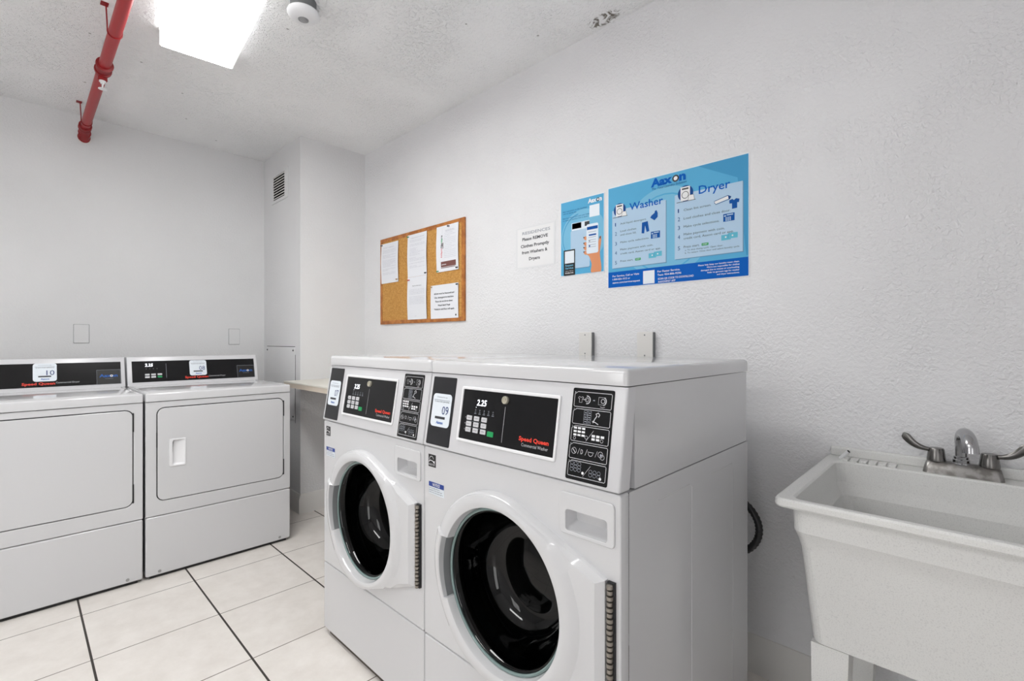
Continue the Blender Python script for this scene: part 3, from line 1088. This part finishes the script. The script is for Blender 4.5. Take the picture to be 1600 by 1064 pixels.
def sheet(name, x0, x1, z0, z1, y, label, art, m='paper', bulge=.004, group='papers pinned to the bulletin board', cat='paper', mir=1):
    """paper with a slight curl: print and sheet share the bend"""
    w_, h_ = x1 - x0, z1 - z0
    me = D.meshes.new(name)
    vs, fs, ms = [], [], []
    mats = [m] + art.mats
    N = 8
    def bend(u, v):
        return bulge * (math.sin(PI * v / h_) ** 2 * .5 + .9 * (abs(u / w_ - .5) * 2) ** 3 * (.4 + .6 * math.sin(PI * v / h_)))
    for s_ in (0, 1):
        for i in range(N + 1):
            for j in range(N + 1):
                u, v = w_ * i / N, h_ * j / N
                vs.append((u, -bend(u, v) - (0 if s_ else .0004), v))
    q = (N + 1) ** 2
    for s_ in (0, 1):
        for i in range(N):
            for j in range(N):
                a_ = s_ * q + i * (N + 1) + j
                f = (a_, a_ + N + 1, a_ + N + 2, a_ + 1)
                fs.append(f if s_ == 0 else f[::-1])
                ms.append(0)
    b = len(vs)
    for u, v, l in art.v:
        vs.append((u, -bend(u, v) - .0010 - l, v))
    for f, k in zip(art.f, art.m):
        fs.append(tuple(i + b for i in f))
        ms.append(k + 1)
    me.from_pydata(vs, [], fs)
    me.polygons.foreach_set('material_index', ms)
    me.update()
    o = link(name, me, mats, None, (x0, y, z0))
    return tag(o, label, cat, group)

WORDS = 'the laundry room is open daily and all residents are asked to keep it clean please remove items from machines when the cycle ends and report any problem to the office during hours thank you for your help'.split()
def lines(a, u0, u1, v, n, dv, h, m, seed=1, gaps=()):
    R = random.Random(seed)
    for i in range(n):
        if i in gaps:
            continue
        k = R.randint(0, len(WORDS) - 12)
        t_ = ' '.join(WORDS[k:k + 9])
        wd = (u1 - u0) * (1 if R.random() < .7 else R.uniform(.4, .8))
        a.text(t_, u0, v - i * dv, h, m, w=wd, res=1)
YP = YB - .0128
a = Art(); a.text('NOTICE TO RESIDENTS', .03, .245, .005, 'faded ink', w=.13)
lines(a, .022, .185, .228, 20, .0088, .0042, 'faded ink', 3, (3, 7, 14, 17))
sheet('pinned_paper', -3.018, -2.803, 1.568, 1.846, YP, 'typed white paper pinned at the far left of the cork board', a)
a = Art(); a.text('LAUNDRY ROOM RULES AND HOURS', .035, .250, .0055, 'faded ink', w=.15)
lines(a, .024, .19, .236, 21, .0088, .0042, 'faded ink', 5, (2, 5, 12, 16, 18))
sheet('pinned_paper', -2.690, -2.479, 1.583, 1.860, YP, 'typed white paper pinned at the top middle of the cork board', a)
a = Art(); a.text('Machine Information', .055, .215, .006, 'dark ink', w=.10)
lines(a, .022, .19, .192, 13, .0092, .0042, 'faded ink', 8, (4, 11, 12)); a.text('page two', .08, .02, .004, 'faded ink')
sheet('pinned_paper', -2.690, -2.479, 1.305, 1.582, YP - .0008, 'typed white paper pinned at the bottom middle of the cork board', a)
a = Art(.0003)
a.text('Important Numbers', .085, .243, .006, 'faded ink', w=.085)
a.rect(.085, .2385, .175, .2395, 'faded ink', 2)
lines(a, .075, .185, .228, 15, .0105, .0042, 'faded ink', 11)
R = random.Random(4)
for i in range(14):
    a.rect(.043 + R.uniform(0, .004), .086 + i * .0098, .056 + R.uniform(-.003, .004), .092 + i * .0098, ('pink ink', 'pink ink', 'dark ink', 'green', 'dark ink')[min(4, i // 3)], 2)
for i in range(6):
    a.rect(.060, .140 + i * .006, .068, .144 + i * .006, 'brown ink' if i % 2 else 'dark ink', 2)
a.rect(.043, .028, .186, .060, 'brown ink', 2)
a.rect(.050, .040, .176, .0435, 'paper', 3); a.text('CALL THE OFFICE', .06, .048, .006, 'paper', w=.10)
a.rect(.043, .021, .180, .0245, 'brown ink', 2)
sheet('pinned_paper', -2.377, -2.168, 1.585, 1.862, YP, 'paper with a brown box and coloured column, pinned top right of the cork board', a)
a = Art()
for i, (q, u0_, w_) in enumerate((('All lint must be Removed and', .035, .195), ('Use detergent in machine', .040, .185), ('There do not throw down', .047, .170), ('Wash Each Pods', .073, .120), ('Violators and fines will apply', .037, .195))):
    a.text(q, u0_, .148 - i * .0238, .0095, 'dark ink', w=w_, bold=.015)
a.disc(.245, .018, .006, 'dark ink', 2, 10)
sheet('pinned_paper', -2.438, -2.170, 1.302, 1.508, YP, 'landscape white paper with five bold lines, pinned bottom right of the cork board', a, bulge=.002)

def pin(x, z, m, label, y=YP):
    bm = bmesh.new()
    M = Matrix.Translation((x, y, z)) @ Matrix.Rotation(math.radians(90 + 12), 4, 'X')
    lathe(bm, [(.0045, .001), (.0048, .002), (.003, .004), (.0028, .010), (.0050, .012), (.0048, .014), (.0003, .0145)], M, 12, True, True)
    tag(obj('push_pin', bm, m), label, 'push pin', 'push pins in the bulletin board')
pin(-3.007, 1.838, 'pin black', 'dark push pin at the top left of the far left paper')
pin(-2.815, 1.586, 'pin gold', 'tan push pin at the bottom right of the far left paper')
pin(-2.680, 1.850, 'pin green', 'green push pin at the top left of the top middle paper')
pin(-2.487, 1.597, 'pin black', 'dark push pin at the bottom right of the top middle paper')
pin(-2.672, 1.565, 'pin red', 'red push pin at the top left of the bottom middle paper', YP - .002)
pin(-2.257, 1.853, 'pin black', 'black push pin at the top of the paper with the brown box')
pin(-2.362, 1.592, 'pin green', 'green push pin at the bottom left of the paper with the brown box')
pin(-2.178, 1.598, 'pin black', 'black push pin at the bottom right of the paper with the brown box')
pin(-2.176, 1.500, 'pin black', 'black push pin at the top right of the landscape paper')
pin(-2.428, 1.500, 'pin gold', 'tan push pin at the top left of the landscape paper')

# notice in a clear sleeve
a = Art(.0003)
a.rect(.012, .008, .252, .205, 'paper warm', 1)
a.text('RESIDENCES', .046, .174, .014, 'grey ink', w=.185, bold=.01)
for q, u0_, v_, w_ in (('Please REMOVE', .046, .1430, .170), ('Clothes Promptly', .035, .1080, .189), ('from Washers &', .043, .0755, .170), ('Dryers', .092, .0405, .072)):
    a.text(q, u0_, v_, .0150, 'dark ink', w=w_, bold=.022)
o = a.build('laundry_notice', wallM(-1.717, 1.534), None, .0015, (RR(0, .262, 0, .212, .004), .0013), 'plastic sleeve')
tag(o, 'white notice asking to REMOVE clothes promptly, in a clear sleeve', 'notice')

# small poster with the hand and phone
def smooth_poly(pts, n=4):
    out = []
    k = len(pts)
    for i in range(k):
        p0, p1, p2, p3 = [Vector(pts[(i + j - 1) % k]) for j in range(4)]
        for s_ in range(n):
            u = s_ / n
            out.append(tuple(.5 * ((2 * p1) + (p2 - p0) * u + (2 * p0 - 5 * p1 + 4 * p2 - p3) * u * u + (3 * p1 - p0 - 3 * p2 + p3) * u ** 3)))
    return out
def aaxon(a, u, v, h, w_, m, l=4, ring_m='dark ink'):
    a.text('Aax', u, v, h, m, w=w_ * .61, bold=.05, l=l)
    a.ring(u + w_ * .705, v + h * .40, h * .36, h * .2, ring_m, l)
    a.disc(u + w_ * .705, v + h * .40, h * .27, 'white ink', l)
    a.text('n', u + w_ * .80, v, h * 1.05, m, w=w_ * .18, bold=.05, l=l)
a = Art()
SW, SH = .245, .352
a.rect(.003, .003, SW - .003, SH - .003, 'poster blue', 1)
cp = [(u, v) for u, v in circ(.130, .175, .125, 48)]
a.poly([(min(max(u, .003), SW - .003), min(max(v, .003), SH - .003)) for u, v in cp], 'poster pale', 2)
a.ring(.122, .175, .108, .004, 'poster deep', 3, 100, 250)
aaxon(a, .158, .320, .018, .076, 'white ink')
a.rect(.166, .255, .220, .308, 'sticker', 3)
for q, v_, w_ in (('Earn cash points on the machines', .302, .137), ('with our laundry app', .292, .078), ('Earn free washes and track your loads', .270, .150), ('or report a machine that is down', .260, .142)):
    a.text(q, .015, v_, .0058, 'poster text', w=w_, l=4)
a.rect(.060, .032, .168, .208, 'poster card', 4, .008)
a.rect(.066, .208, .166, .243, 'phone white', 4)
a.rect(.069, .215, .121, .241, 'brown ink', 5); a.rect(.140, .219, .166, .239, 'dark ink', 5)
a.rect(.069, .215, .121, .241, 'dark ink', 5)
a.rect(.088, .029, .172, .032, 'poster shadow', 5)
a.poly(smooth_poly([(.176, .003), (.178, .040), (.166, .075), (.152, .090), (.165, .105), (.205, .100), (.213, .135), (.222, .160), (.229, .158), (.228, .130), (.222, .085), (.228, .003)]), 'skin print', 5)
a.v = [(u, max(v, .003), l) for u, v, l in a.v]
for v_ in (.094, .114, .134, .160):
    a.poly(smooth_poly([(.136, v_), (.150, v_ - .008), (.156, v_ + .004), (.142, v_ + .012)], 3), 'skin print', 5)
    a.rect(.133, v_ + .004, .139, v_ + .010, 'dark ink', 6)
a.rect(.150, .090, .214, .224, 'phone white', 7, .008)
a.rect(.153, .198, .211, .212, 'poster icon', 8)
a.rect(.163, .170, .203, .177, 'poster icon', 8)
for v_ in (.186, .162, .150, .140, .128, .118):
    a.rect(.160, v_, .202, v_ + .002, 'grey ink', 8)
a.disc(.167, .147, .004, 'grey ink', 9); a.disc(.167, .124, .004, 'poster icon', 9)
a.rect(.221, .150, .227, .160, 'dark ink', 9)
a.rect(.020, .002, .086, .122, 'black', 8)
a.rect(.027, .059, .081, .116, 'sticker', 9)
a.text('Request', .053, .045, .0085, 'poster pale', w=.046, align='c', bold=.02, l=9)
a.text('Service', .053, .032, .0085, 'poster pale', w=.046, align='c', bold=.02, l=9)
a.text('Scan or Text Us', .053, .021, .004, 'white ink', w=.046, align='c', l=9)
a.text('954-806-9296', .053, .010, .0065, 'white ink', w=.048, align='c', bold=.01, l=9)
o = a.build('service_poster', wallM(-1.422, 1.471), None, .002, (RR(0, SW, 0, SH), .0015), 'sticker')
tag(o, 'small pale blue poster showing a hand holding a phone', 'poster')

# large washer and dryer poster
a = Art()
PW, PH = .585, .440
a.rect(.003, .003, PW - .003, PH - .003, 'poster blue', 1)
a.poly([(min(u, PW - .003), min(max(v, .070), PH - .003)) for u, v in circ(.265, .205, .185, 60)], 'poster pale', 2)
a.ring(.265, .205, .155, .006, 'poster blue', 3)
a.poly([(.40, PH - .003), (PW - .003, PH - .003), (PW - .003, .075), (.575, .075), (.545, .36)], 'poster deep', 2)
a.rect(.003, .003, PW - .003, .070, 'poster band', 4)
for (u0_, v0_, u1_, v1_) in ((.023, .086, .271, .336), (.308, .092, .563, .344)):
    a.rect(u0_ + .003, v0_ - .003, u1_ + .003, v1_ - .003, 'poster shadow', 4)
    a.rect(u0_, v0_, u1_, v1_, 'poster card', 5)
aaxon(a, .206, .400, .030, .150, 'poster band', 6)
a.text('The Total Laundry Solution', .208, .386, .0085, 'poster text', w=.147, slant=.25, l=6)
a.text('Washer', .107, .324, .0290, 'poster band', w=.152, bold=.012, l=6)
a.text('Dryer', .404, .330, .0300, 'poster band', w=.116, bold=.012, l=6)
def machine_icon(u, v, s_):
    a.disc(u + .034 * s_, v + .030 * s_, .031 * s_, 'poster text', 6)
    a.rect(u + .014 * s_, v + .002, u + .052 * s_, v + .056 * s_, 'paper warm', 7)
    a.rect(u + .020 * s_, v + .045 * s_, u + .046 * s_, v + .051 * s_, 'dark ink', 8)
    a.ring(u + .033 * s_, v + .024 * s_, .013 * s_, .0022, 'dark ink', 8)
    a.poly([(u + .044 * s_, v), (u + .070 * s_, v), (u + .066 * s_, v + .020 * s_), (u + .047 * s_, v + .020 * s_)], 'paper warm', 8)
    a.strip([(u + .044 * s_, v), (u + .047 * s_, v + .020 * s_), (u + .066 * s_, v + .020 * s_), (u + .070 * s_, v)], .0014, 'dark ink', 9)
    a.rect(u - .002, v - .002, u + .074 * s_, v, 'dark ink', 9)
machine_icon(.028, .306, .95)
machine_icon(.318, .314, 1.0)
def step(u, vs_, items):
    for i, v_ in enumerate(vs_):
        a.text(str(i + 1), u, v_, .0150, 'poster text', w=.0045 if i == 0 else .009, l=6)
    for q, uu, vv, ww, hh in items:
        a.text(q, uu, vv, hh, 'dark ink', w=ww, l=6)
step(.037, (.267, .227, .184, .144, .102), (('Add liquid detergent.', .063, .271, .123, .0075), ('Load clothes', .063, .239, .076, .0075), ('and close lid.', .063, .223, .076, .0075),
     ('Make cycle selections.', .063, .191, .135, .0075), ('Make payment with coin,', .063, .160, .153, .0075), ('credit card, Aaxon card or app.', .063, .142, .186, .0075), ('Press start.', .063, .110, .062, .0075)))
step(.321, (.273, .240, .206, .170, .126), (('Clean lint screen.', .345, .276, .106, .0085), ('Load clothes and close door.', .345, .243, .176, .0085), ('Make cycle selections.', .345, .211, .136, .0085),
     ('Make payment with coin,', .345, .181, .155, .0085), ('credit card, Aaxon card or app.', .345, .165, .187, .0085), ('Press start.', .345, .132, .062, .0085),
     ('a. To stop drying cycle: Open door.', .350, .120, .145, .0058), ('b. To restart: Close door and select laundry cycle.', .350, .109, .203, .0058)))
for u0_, v0_ in ((.134, .108), (.415, .131)):
    a.rect(u0_, v0_, u0_ + .026, v0_ + .010, 'green', 6, .002)
    a.text('START', u0_ + .013, v0_ + .003, .0045, 'white ink', w=.018, align='c', l=7)
P = 'poster icon'
a.poly([(.203, .276), (.222, .262), (.236, .274), (.236, .290), (.231, .302), (.224, .300), (.222, .292), (.209, .284)], P, 6)          # bottle
a.poly([(.166, .262), (.192, .264), (.199, .222), (.187, .220), (.180, .248), (.176, .216), (.164, .218)], P, 6)                      # trousers
a.poly([(.516, .283), (.527, .286), (.533, .281), (.540, .286), (.552, .282), (.550, .270), (.544, .271), (.544, .251), (.526, .250), (.526, .270), (.517, .271)], P, 6)   # shirt
for u0_, v0_ in ((.206, .189), (.495, .208)):
    a.rect(u0_, v0_, u0_ + .040, v0_ + .028, P, 6)
    a.rect(u0_ + .003, v0_ + .018, u0_ + .010, v0_ + .023, 'poster card', 7)
    a.rect(u0_ + .013, v0_ + .021, u0_ + .035, v0_ + .025, 'poster card', 7)
    for i in range(3):
        for j in range(3):
            a.rect(u0_ + .008 + i * .007, v0_ + .002 + j * .005, u0_ + .013 + i * .007, v0_ + .0055 + j * .005, 'poster card', 7)
for u0_, v0_ in ((.196, .110), (.488, .140)):
    a.rect(u0_, v0_, u0_ + .034, v0_ + .020, 'card teal', 6, .002)
    a.rect(u0_ + .024, v0_ + .004, u0_ + .058, v0_ + .024, 'card teal', 7, .002)
    a.rect(u0_ + .024, v0_ + .004, u0_ + .0255, v0_ + .022, 'poster deep', 8)
    a.disc(u0_ + .016, v0_ + .011, .003, 'white ink', 8, 8); a.disc(u0_ + .040, v0_ + .014, .003, 'white ink', 8, 8)
a.strip([(.464, .283), (.462, .290), (.512, .302), (.522, .296), (.518, .288), (.468, .277), (.464, .283)], .0022, 'poster text', 7)
a.poly([(.464, .279), (.463, .289), (.512, .301), (.514, .290)], 'paper warm', 6)
a.poly([(.512, .301), (.524, .296), (.519, .288), (.514, .289)], 'poster text', 7)
Wt = 'white ink'
for q, uu, vv, ww, hh, al in (('For Service, Call or Visit:', .025, .048, .128, .0075, 'l'), ('1-800-826-1012 or', .025, .034, .085, .0075, 'l'), ('aaxon.com/servicerequest', .025, .020, .132, .0070, 'l'),
        ('For Faster Service,', .235, .048, .095, .0075, 'l'), ('Text: 954-806-9296', .235, .034, .100, .0075, 'l'), ('SCAN QR CODE TO DOWNLOAD', .237, .018, .147, .0075, 'l'), ('AAXONPAY APP', .237, .006, .074, .0075, 'l'),
        ('Please help keep our laundry room clean.', .552, .055, .150, .0055, 'r'), ('We\'re not responsible for clothes', .552, .045, .118, .0055, 'r'), ('damaged due to misuse or overloading.', .552, .035, .140, .0055, 'r'), ('Refer to garment tags for washer', .552, .025, .115, .0055, 'r'), ('and dryer instructions.', .552, .015, .080, .0055, 'r')):
    a.text(q, uu, vv, hh, Wt, w=ww, align=al, bold=.012, l=6)
a.rect(.171, .006, .222, .060, 'sticker', 6)
o = a.build('instruction_poster', wallM(-1.159, 1.394), None, .002, (RR(0, PW, 0, PH), .0015), 'sticker')
tag(o, 'large blue poster with Washer and Dryer instructions', 'poster')

# ================================================================== CEILING THINGS
def fixture(loc, rz, label, lens, length=1.22):
    r_ = empty('ceiling_lamp', loc, rz)
    tag(r_, label, 'ceiling lamp')
    h, wd = .083, .284
    bm = bmesh.new()
    box(bm, .004, length - .004, -wd / 2 + .012, wd / 2 - .012, -.022, 0)
    obj('housing', bm, 'lamp housing', r_)
    bm = bmesh.new()
    prof = [(-wd / 2, -.014), (-wd / 2, -.076), (-wd / 2 + .002, -.081), (-wd / 2 + .007, -h), (wd / 2 - .007, -h), (wd / 2 - .002, -.081), (wd / 2, -.076), (wd / 2, -.014)]
    rings(bm, [[(x, y, z) for y, z in prof] for x in (.004, length - .004)], False)
    bm.normal_update()
    for f in bm.faces:                    # prismatic lens: bright downwards, dim sideways
        f.material_index = 0 if abs(f.normal.z) > .97 else 1
    obj('diffuser', bm, [lens, 'lamp lens side'], r_, recalc=False)
    for x0, x1 in ((0, .0045), (length - .0045, length)):
        bm = bmesh.new()
        a_ = [(y * 1.012, z * 1.02) for y, z in prof]
        a_[0] = (a_[0][0], 0); a_[-1] = (a_[-1][0], 0)
        va = [bm.verts.new((x0, y, z)) for y, z in a_]
        vb = [bm.verts.new((x1, y, z)) for y, z in a_]
        bm.faces.new(va); bm.faces.new(vb[::-1])
        for i in range(len(a_)):
            j = (i + 1) % len(a_)
            bm.faces.new((va[i], vb[i], vb[j], va[j]))
        obj('end_cap', bm, 'lamp housing', r_)
    return r_
fixture((-2.577, .580, ZC), math.radians(-5), 'white wraparound ceiling lamp glowing at the top of the photo', 'lamp lens')
fixture((-1.75, -.95, ZC), math.radians(0), 'unseen wraparound ceiling lamp added behind the camera for fill light', 'lamp lens fill')

# occupancy sensor
sn = empty('occupancy_sensor', (-1.975, .815, ZC))
tag(sn, 'round white motion sensor on the ceiling beside the lamp', 'motion sensor')
bm = bmesh.new()
lathe(bm, [(.050, 0), (.050, -.042), (.046, -.044)], Matrix(), 40, True, True)
obj('mounting_box', bm, 'sensor base', sn)
bm = bmesh.new()
lathe(bm, [(.050, -.0425), (.060, -.044), (.062, -.049), (.060, -.057), (.048, -.068), (.030, -.074), (.021, -.075), (.0195, -.072)], Matrix(), 48, True, False)
obj('dome', bm, 'white plastic', sn)
bm = bmesh.new()
lathe(bm, [(.0205, -.072), (.019, -.0755), (.0165, -.0755), (.0155, -.0735), (.014, -.0775), (.008, -.080), (.0003, -.0805)], Matrix(), 32)
obj('sensor_lens', bm, 'lens grey', sn)

# red sprinkler pipe
pp = empty('sprinkler_pipe', (XL, .283, 2.445))
tag(pp, 'red sprinkler pipe hung under the ceiling, ending in an elbow at the left wall', 'pipe')
PR = .0225
bm = bmesh.new()
tube(bm, [(.115, 0, 0), (XR - XL, 0, 0)], PR, 28)
obj('pipe_run', bm, 'red pipe', pp)
bm = bmesh.new()
el = [(.150, 0, 0), (.115, 0, 0), (.108, 0, 0), (.085, .001, -.003), (.060, .003, -.012), (.036, .005, -.024), (.010, .006, -.030), (0.0, .006, -.031)]
tube(bm, el, [.0285, .0285, .026, .026, .0262, .026, .027, .027], 28)
for i, x in enumerate((.148, .112)):
    lathe(bm, [(.024, 0), (.031, .001), (.031, .007), (.024, .008)], Matrix.Translation((x, 0, 0)) @ Matrix.Rotation(PI / 2, 4, 'Y'), 28)
for x, z in ((.062, -.0115), (.024, -.028)):
    lathe(bm, [(.024, 0), (.0305, .001), (.0305, .008), (.024, .009)], Matrix.Translation((x, .003, z)) @ Matrix.Rotation(PI / 2 + .45, 4, 'Y'), 28)
obj('elbow', bm, 'red fitting', pp)
bm = bmesh.new()
lathe(bm, [(.022, 0), (.034, .001), (.034, .004), (.022, .005)], Matrix.Translation((.001, .006, -.032)) @ Matrix.Rotation(PI / 2, 4, 'Y'), 28)
obj('escutcheon', bm, 'trim paint', pp)
bm = bmesh.new()
xt = .985
for x0, x1, r_ in ((xt, xt + .016, .033), (xt + .016, xt + .060, .028), (xt + .060, xt + .076, .033)):
    lathe(bm, [(.022, x0), (r_, x0 + .002), (r_, x1 - .002), (.022, x1)], Matrix.Rotation(PI / 2, 4, 'Y'), 28)
lathe(bm, [(.018, -.020), (.019, -.040), (.016, -.044)], Matrix.Translation((xt - .012, 0, 0)), 20, False, True)
lathe(bm, [(.022, xt - .034), (.0255, xt - .032), (.0255, xt), (.022, xt)], Matrix.Rotation(PI / 2, 4, 'Y'), 28)
obj('tee_fitting', bm, 'red fitting', pp)
bm = bmesh.new()
ox = xt - .012
lathe(bm, [(.010, -.040), (.013, -.043), (.013, -.050), (.008, -.052), (.008, -.058)], Matrix.Translation((ox, 0, 0)), 16, False, True)
for s_ in (-1, 1):
    tube(bm, bezier([(ox + s_ * .007, 0, -.054), (ox + s_ * .016, 0, -.060), (ox + s_ * .014, 0, -.074), (ox, 0, -.080)], 8), .0025, 8)
lathe(bm, [(.0004, -.079), (.016, -.081), (.017, -.083), (.0004, -.084)], Matrix.Translation((ox, 0, 0)), 20)
tube(bm, [(ox, 0, -.055), (ox, 0, -.080)], .0022, 8)
obj('sprinkler_head', bm, 'white plastic', pp)['label'] = 'small white sprinkler head'
for x in (.225, 1.385):
    bm = bmesh.new()
    P = [(x, (PR + .0015) * math.cos(a_), (PR + .0015) * math.sin(a_)) for a_ in [PI + PI * k / 16 for k in range(17)]]
    P = [(x - .005, -.028, ZC - 2.445)] + [(x - .002, -.0245, .03)] + P + [(x + .002, .0245, .03), (x + .005, .028, ZC - 2.445)]
    tube(bm, P, .0026, 8)
    box(bm, x - .02, x + .010, -.045, -.020, ZC - 2.445 - .003, ZC - 2.445)
    box(bm, x - .01, x + .02, .020, .045, ZC - 2.445 - .003, ZC - 2.445)
    obj('hanger', bm, 'red fitting', pp)

# ================================================================== UTILITY SINK
SXC, SYF = -.022, 1.2156
sk = empty('utility_sink', (SXC, SYF, 0))
tag(sk, 'speckled white utility sink on legs with a chrome faucet', 'sink')
bk = YB - SYF - .001
def rr3(hx_, y0, y1, z, r):
    return [(u, v, z) for u, v in rrect(-hx_, hx_, y0, y1, r, 6)]
bm = bmesh.new()
S = [rr3(.2485, .050, bk - .055, .477, .03), rr3(.270, .040, bk - .045, .685, .03), rr3(.2745, .034, bk - .042, .705, .03), rr3(.281, .024, bk - .038, .728, .028), rr3(.2825, .021, bk - .036, .783, .026),
     rr3(.309, .003, bk - .002, .7835, .016), rr3(.3125, .000, bk, .788, .018), rr3(.3125, .000, bk, .799, .018), rr3(.310, .0025, bk - .002, .8035, .016), rr3(.306, .006, bk - .004, .8045, .014),
     rr3(.2820, .020, bk - .082, .8035, .026), rr3(.2780, .023, bk - .085, .799, .028), rr3(.2740, .028, bk - .090, .745, .03), rr3(.2700, .032, bk - .094, .732, .03), rr3(.2600, .042, bk - .104, .710, .03),
     rr3(.2420, .062, bk - .125, .530, .05), rr3(.2300, .075, bk - .138, .508, .05), rr3(.2050, .100, bk - .165, .500, .05)]
rings(bm, S, True, True, True)
box(bm, -.306, .306, bk - .018, bk, .8035, .832, .005, 3)
for i in range(6):                                 # ribbed soap tray moulded in the deck
    x = -.268 + i * .0225
    box(bm, x, x + .0180, bk - .0815, bk - .036, .8020, .8095, .0015, 2)
basin = obj('basin', bm, 'sink plastic', sk, recalc=True, smooth=14)
bm = bmesh.new()
lathe(bm, [(.030, .5003), (.028, .502), (.022, .5015), (.020, .498), (.0005, .498)], Matrix.Translation((0, .28, 0)), 24)
obj('drain', bm, 'aged chrome', basin)
bm = bmesh.new()
tube(bm, [(0, .28, .47), (0, .28, .30)], .019, 16)
obj('drain_pipe', bm, 'white plastic', sk)
bm = bmesh.new()
tube(bm, [(-.272, bk - .058, .806), (-.250, bk - .066, .832)], .0058, 12, False)
tube(bm, [(-.272, bk - .058, .806), (-.2502, bk - .0659, .8317)], .0044, 12, True, 1)
obj('stub_tube', bm, ['white plastic', 'rubber'], sk)['label'] = 'short white tube with a dark open end'
for sx_ in (-1, 1):
    for y0, y1 in ((.052, .115), (bk - .120, bk - .057)):
        bm = bmesh.new()
        xo, xi = .2480, .176
        T = [(sx_ * xo, y0, .4750), (sx_ * xi, y0, .4750), (sx_ * xi, y1, .4750), (sx_ * xo, y1, .4750)]
        Bt = [(sx_ * (xo - .004), y0 + .004, 0), (sx_ * (xi + .016), y0 + .004, 0), (sx_ * (xi + .016), y1 - .004, 0), (sx_ * (xo - .004), y1 - .004, 0)]
        rings(bm, [Bt, T], True, True, True)
        obj('leg', bm, 'sink plastic', sk)
# faucet
FY = bk - .046
FZ = .8035
fx = -.0015
fa = []
bm = bmesh.new()
B0 = rrect(fx - .080, fx + .080, FY - .026, FY + .024, .012, 5)
def off(P, d, z, sag=0.0):
    out = []
    for u, v in P:
        du, dv_ = u - fx, v - FY
        out.append((fx + du * (1 - d / .08), FY + dv_ * (1 - d / .026), z - (sag if abs(du) < .036 else 0)))
    return out
rings(bm, [off(B0, 0, FZ), off(B0, .001, FZ + .006), off(B0, .006, FZ + .027), off(B0, .010, FZ + .032), off(B0, .016, FZ + .033)], True, True, True)
fau = obj('faucet', bm, 'worn chrome', sk)
fau['label'] = 'chrome faucet with two wing handles'
for sg in (-1, 1):
    bm = bmesh.new()
    Mh = Matrix.Translation((fx + sg * .052, FY, FZ + .031))
    n = 12
    lathe(bm, [(.0205, 0), (.0205, .004), (.0170, .032), (.0155, .035), (.0002, .036)], Mh, n, True, True)
    p = [(fx + sg * .060, FY, FZ + .060), (fx + sg * .085, FY - .002, FZ + .061), (fx + sg * .100, FY - .004, FZ + .066), (fx + sg * .118, FY - .008, FZ + .094)]
    pts = bezier(p, 14)
    pts.append(Vector((fx + sg * .121, FY - .009, FZ + .101)))
    rs = [(.0050 - .0022 * i / 14, .0058 + .0052 * max(0, (i - 3) / 11) ** .8) for i in range(14)] + [(.0025, .0095), (.001, .002)]
    tube(bm, pts, rs, 14)
    obj('faucet_handle', bm, 'aged chrome', fau)
bm = bmesh.new()
Ms = Matrix.Translation((fx - .002, FY, FZ))
lathe(bm, [(.020, .024), (.020, .032), (.0175, .034), (.0175, .042), (.0155, .044), (.0155, .050), (.012, .052)], Ms, 12, True, True)
sp_ = [(fx - .002, FY, FZ + .048), (fx - .002, FY, FZ + .080), (fx - .002, FY - .002, FZ + .098), (fx + .001, FY - .014, FZ + .112), (fx + .006, FY - .034, FZ + .117), (fx + .012, FY - .056, FZ + .110), (fx + .016, FY - .070, FZ + .092), (fx + .017, FY - .073, FZ + .074)]
q = []
for i in range(len(sp_) - 1):
    p0, p1, p2, p3 = [Vector(sp_[min(max(i + j - 1, 0), len(sp_) - 1)]) for j in range(4)]
    for s_ in range(4):
        u = s_ / 4
        q.append(.5 * ((2 * p1) + (p2 - p0) * u + (2 * p0 - 5 * p1 + 4 * p2 - p3) * u * u + (3 * p1 - p0 - 3 * p2 + p3) * u ** 3))
q.append(Vector(sp_[-1]))
tube(bm, q, [.0122 + .0048 * (i / len(q)) for i in range(len(q))], 18)
obj('spout', bm, 'chrome', fau)
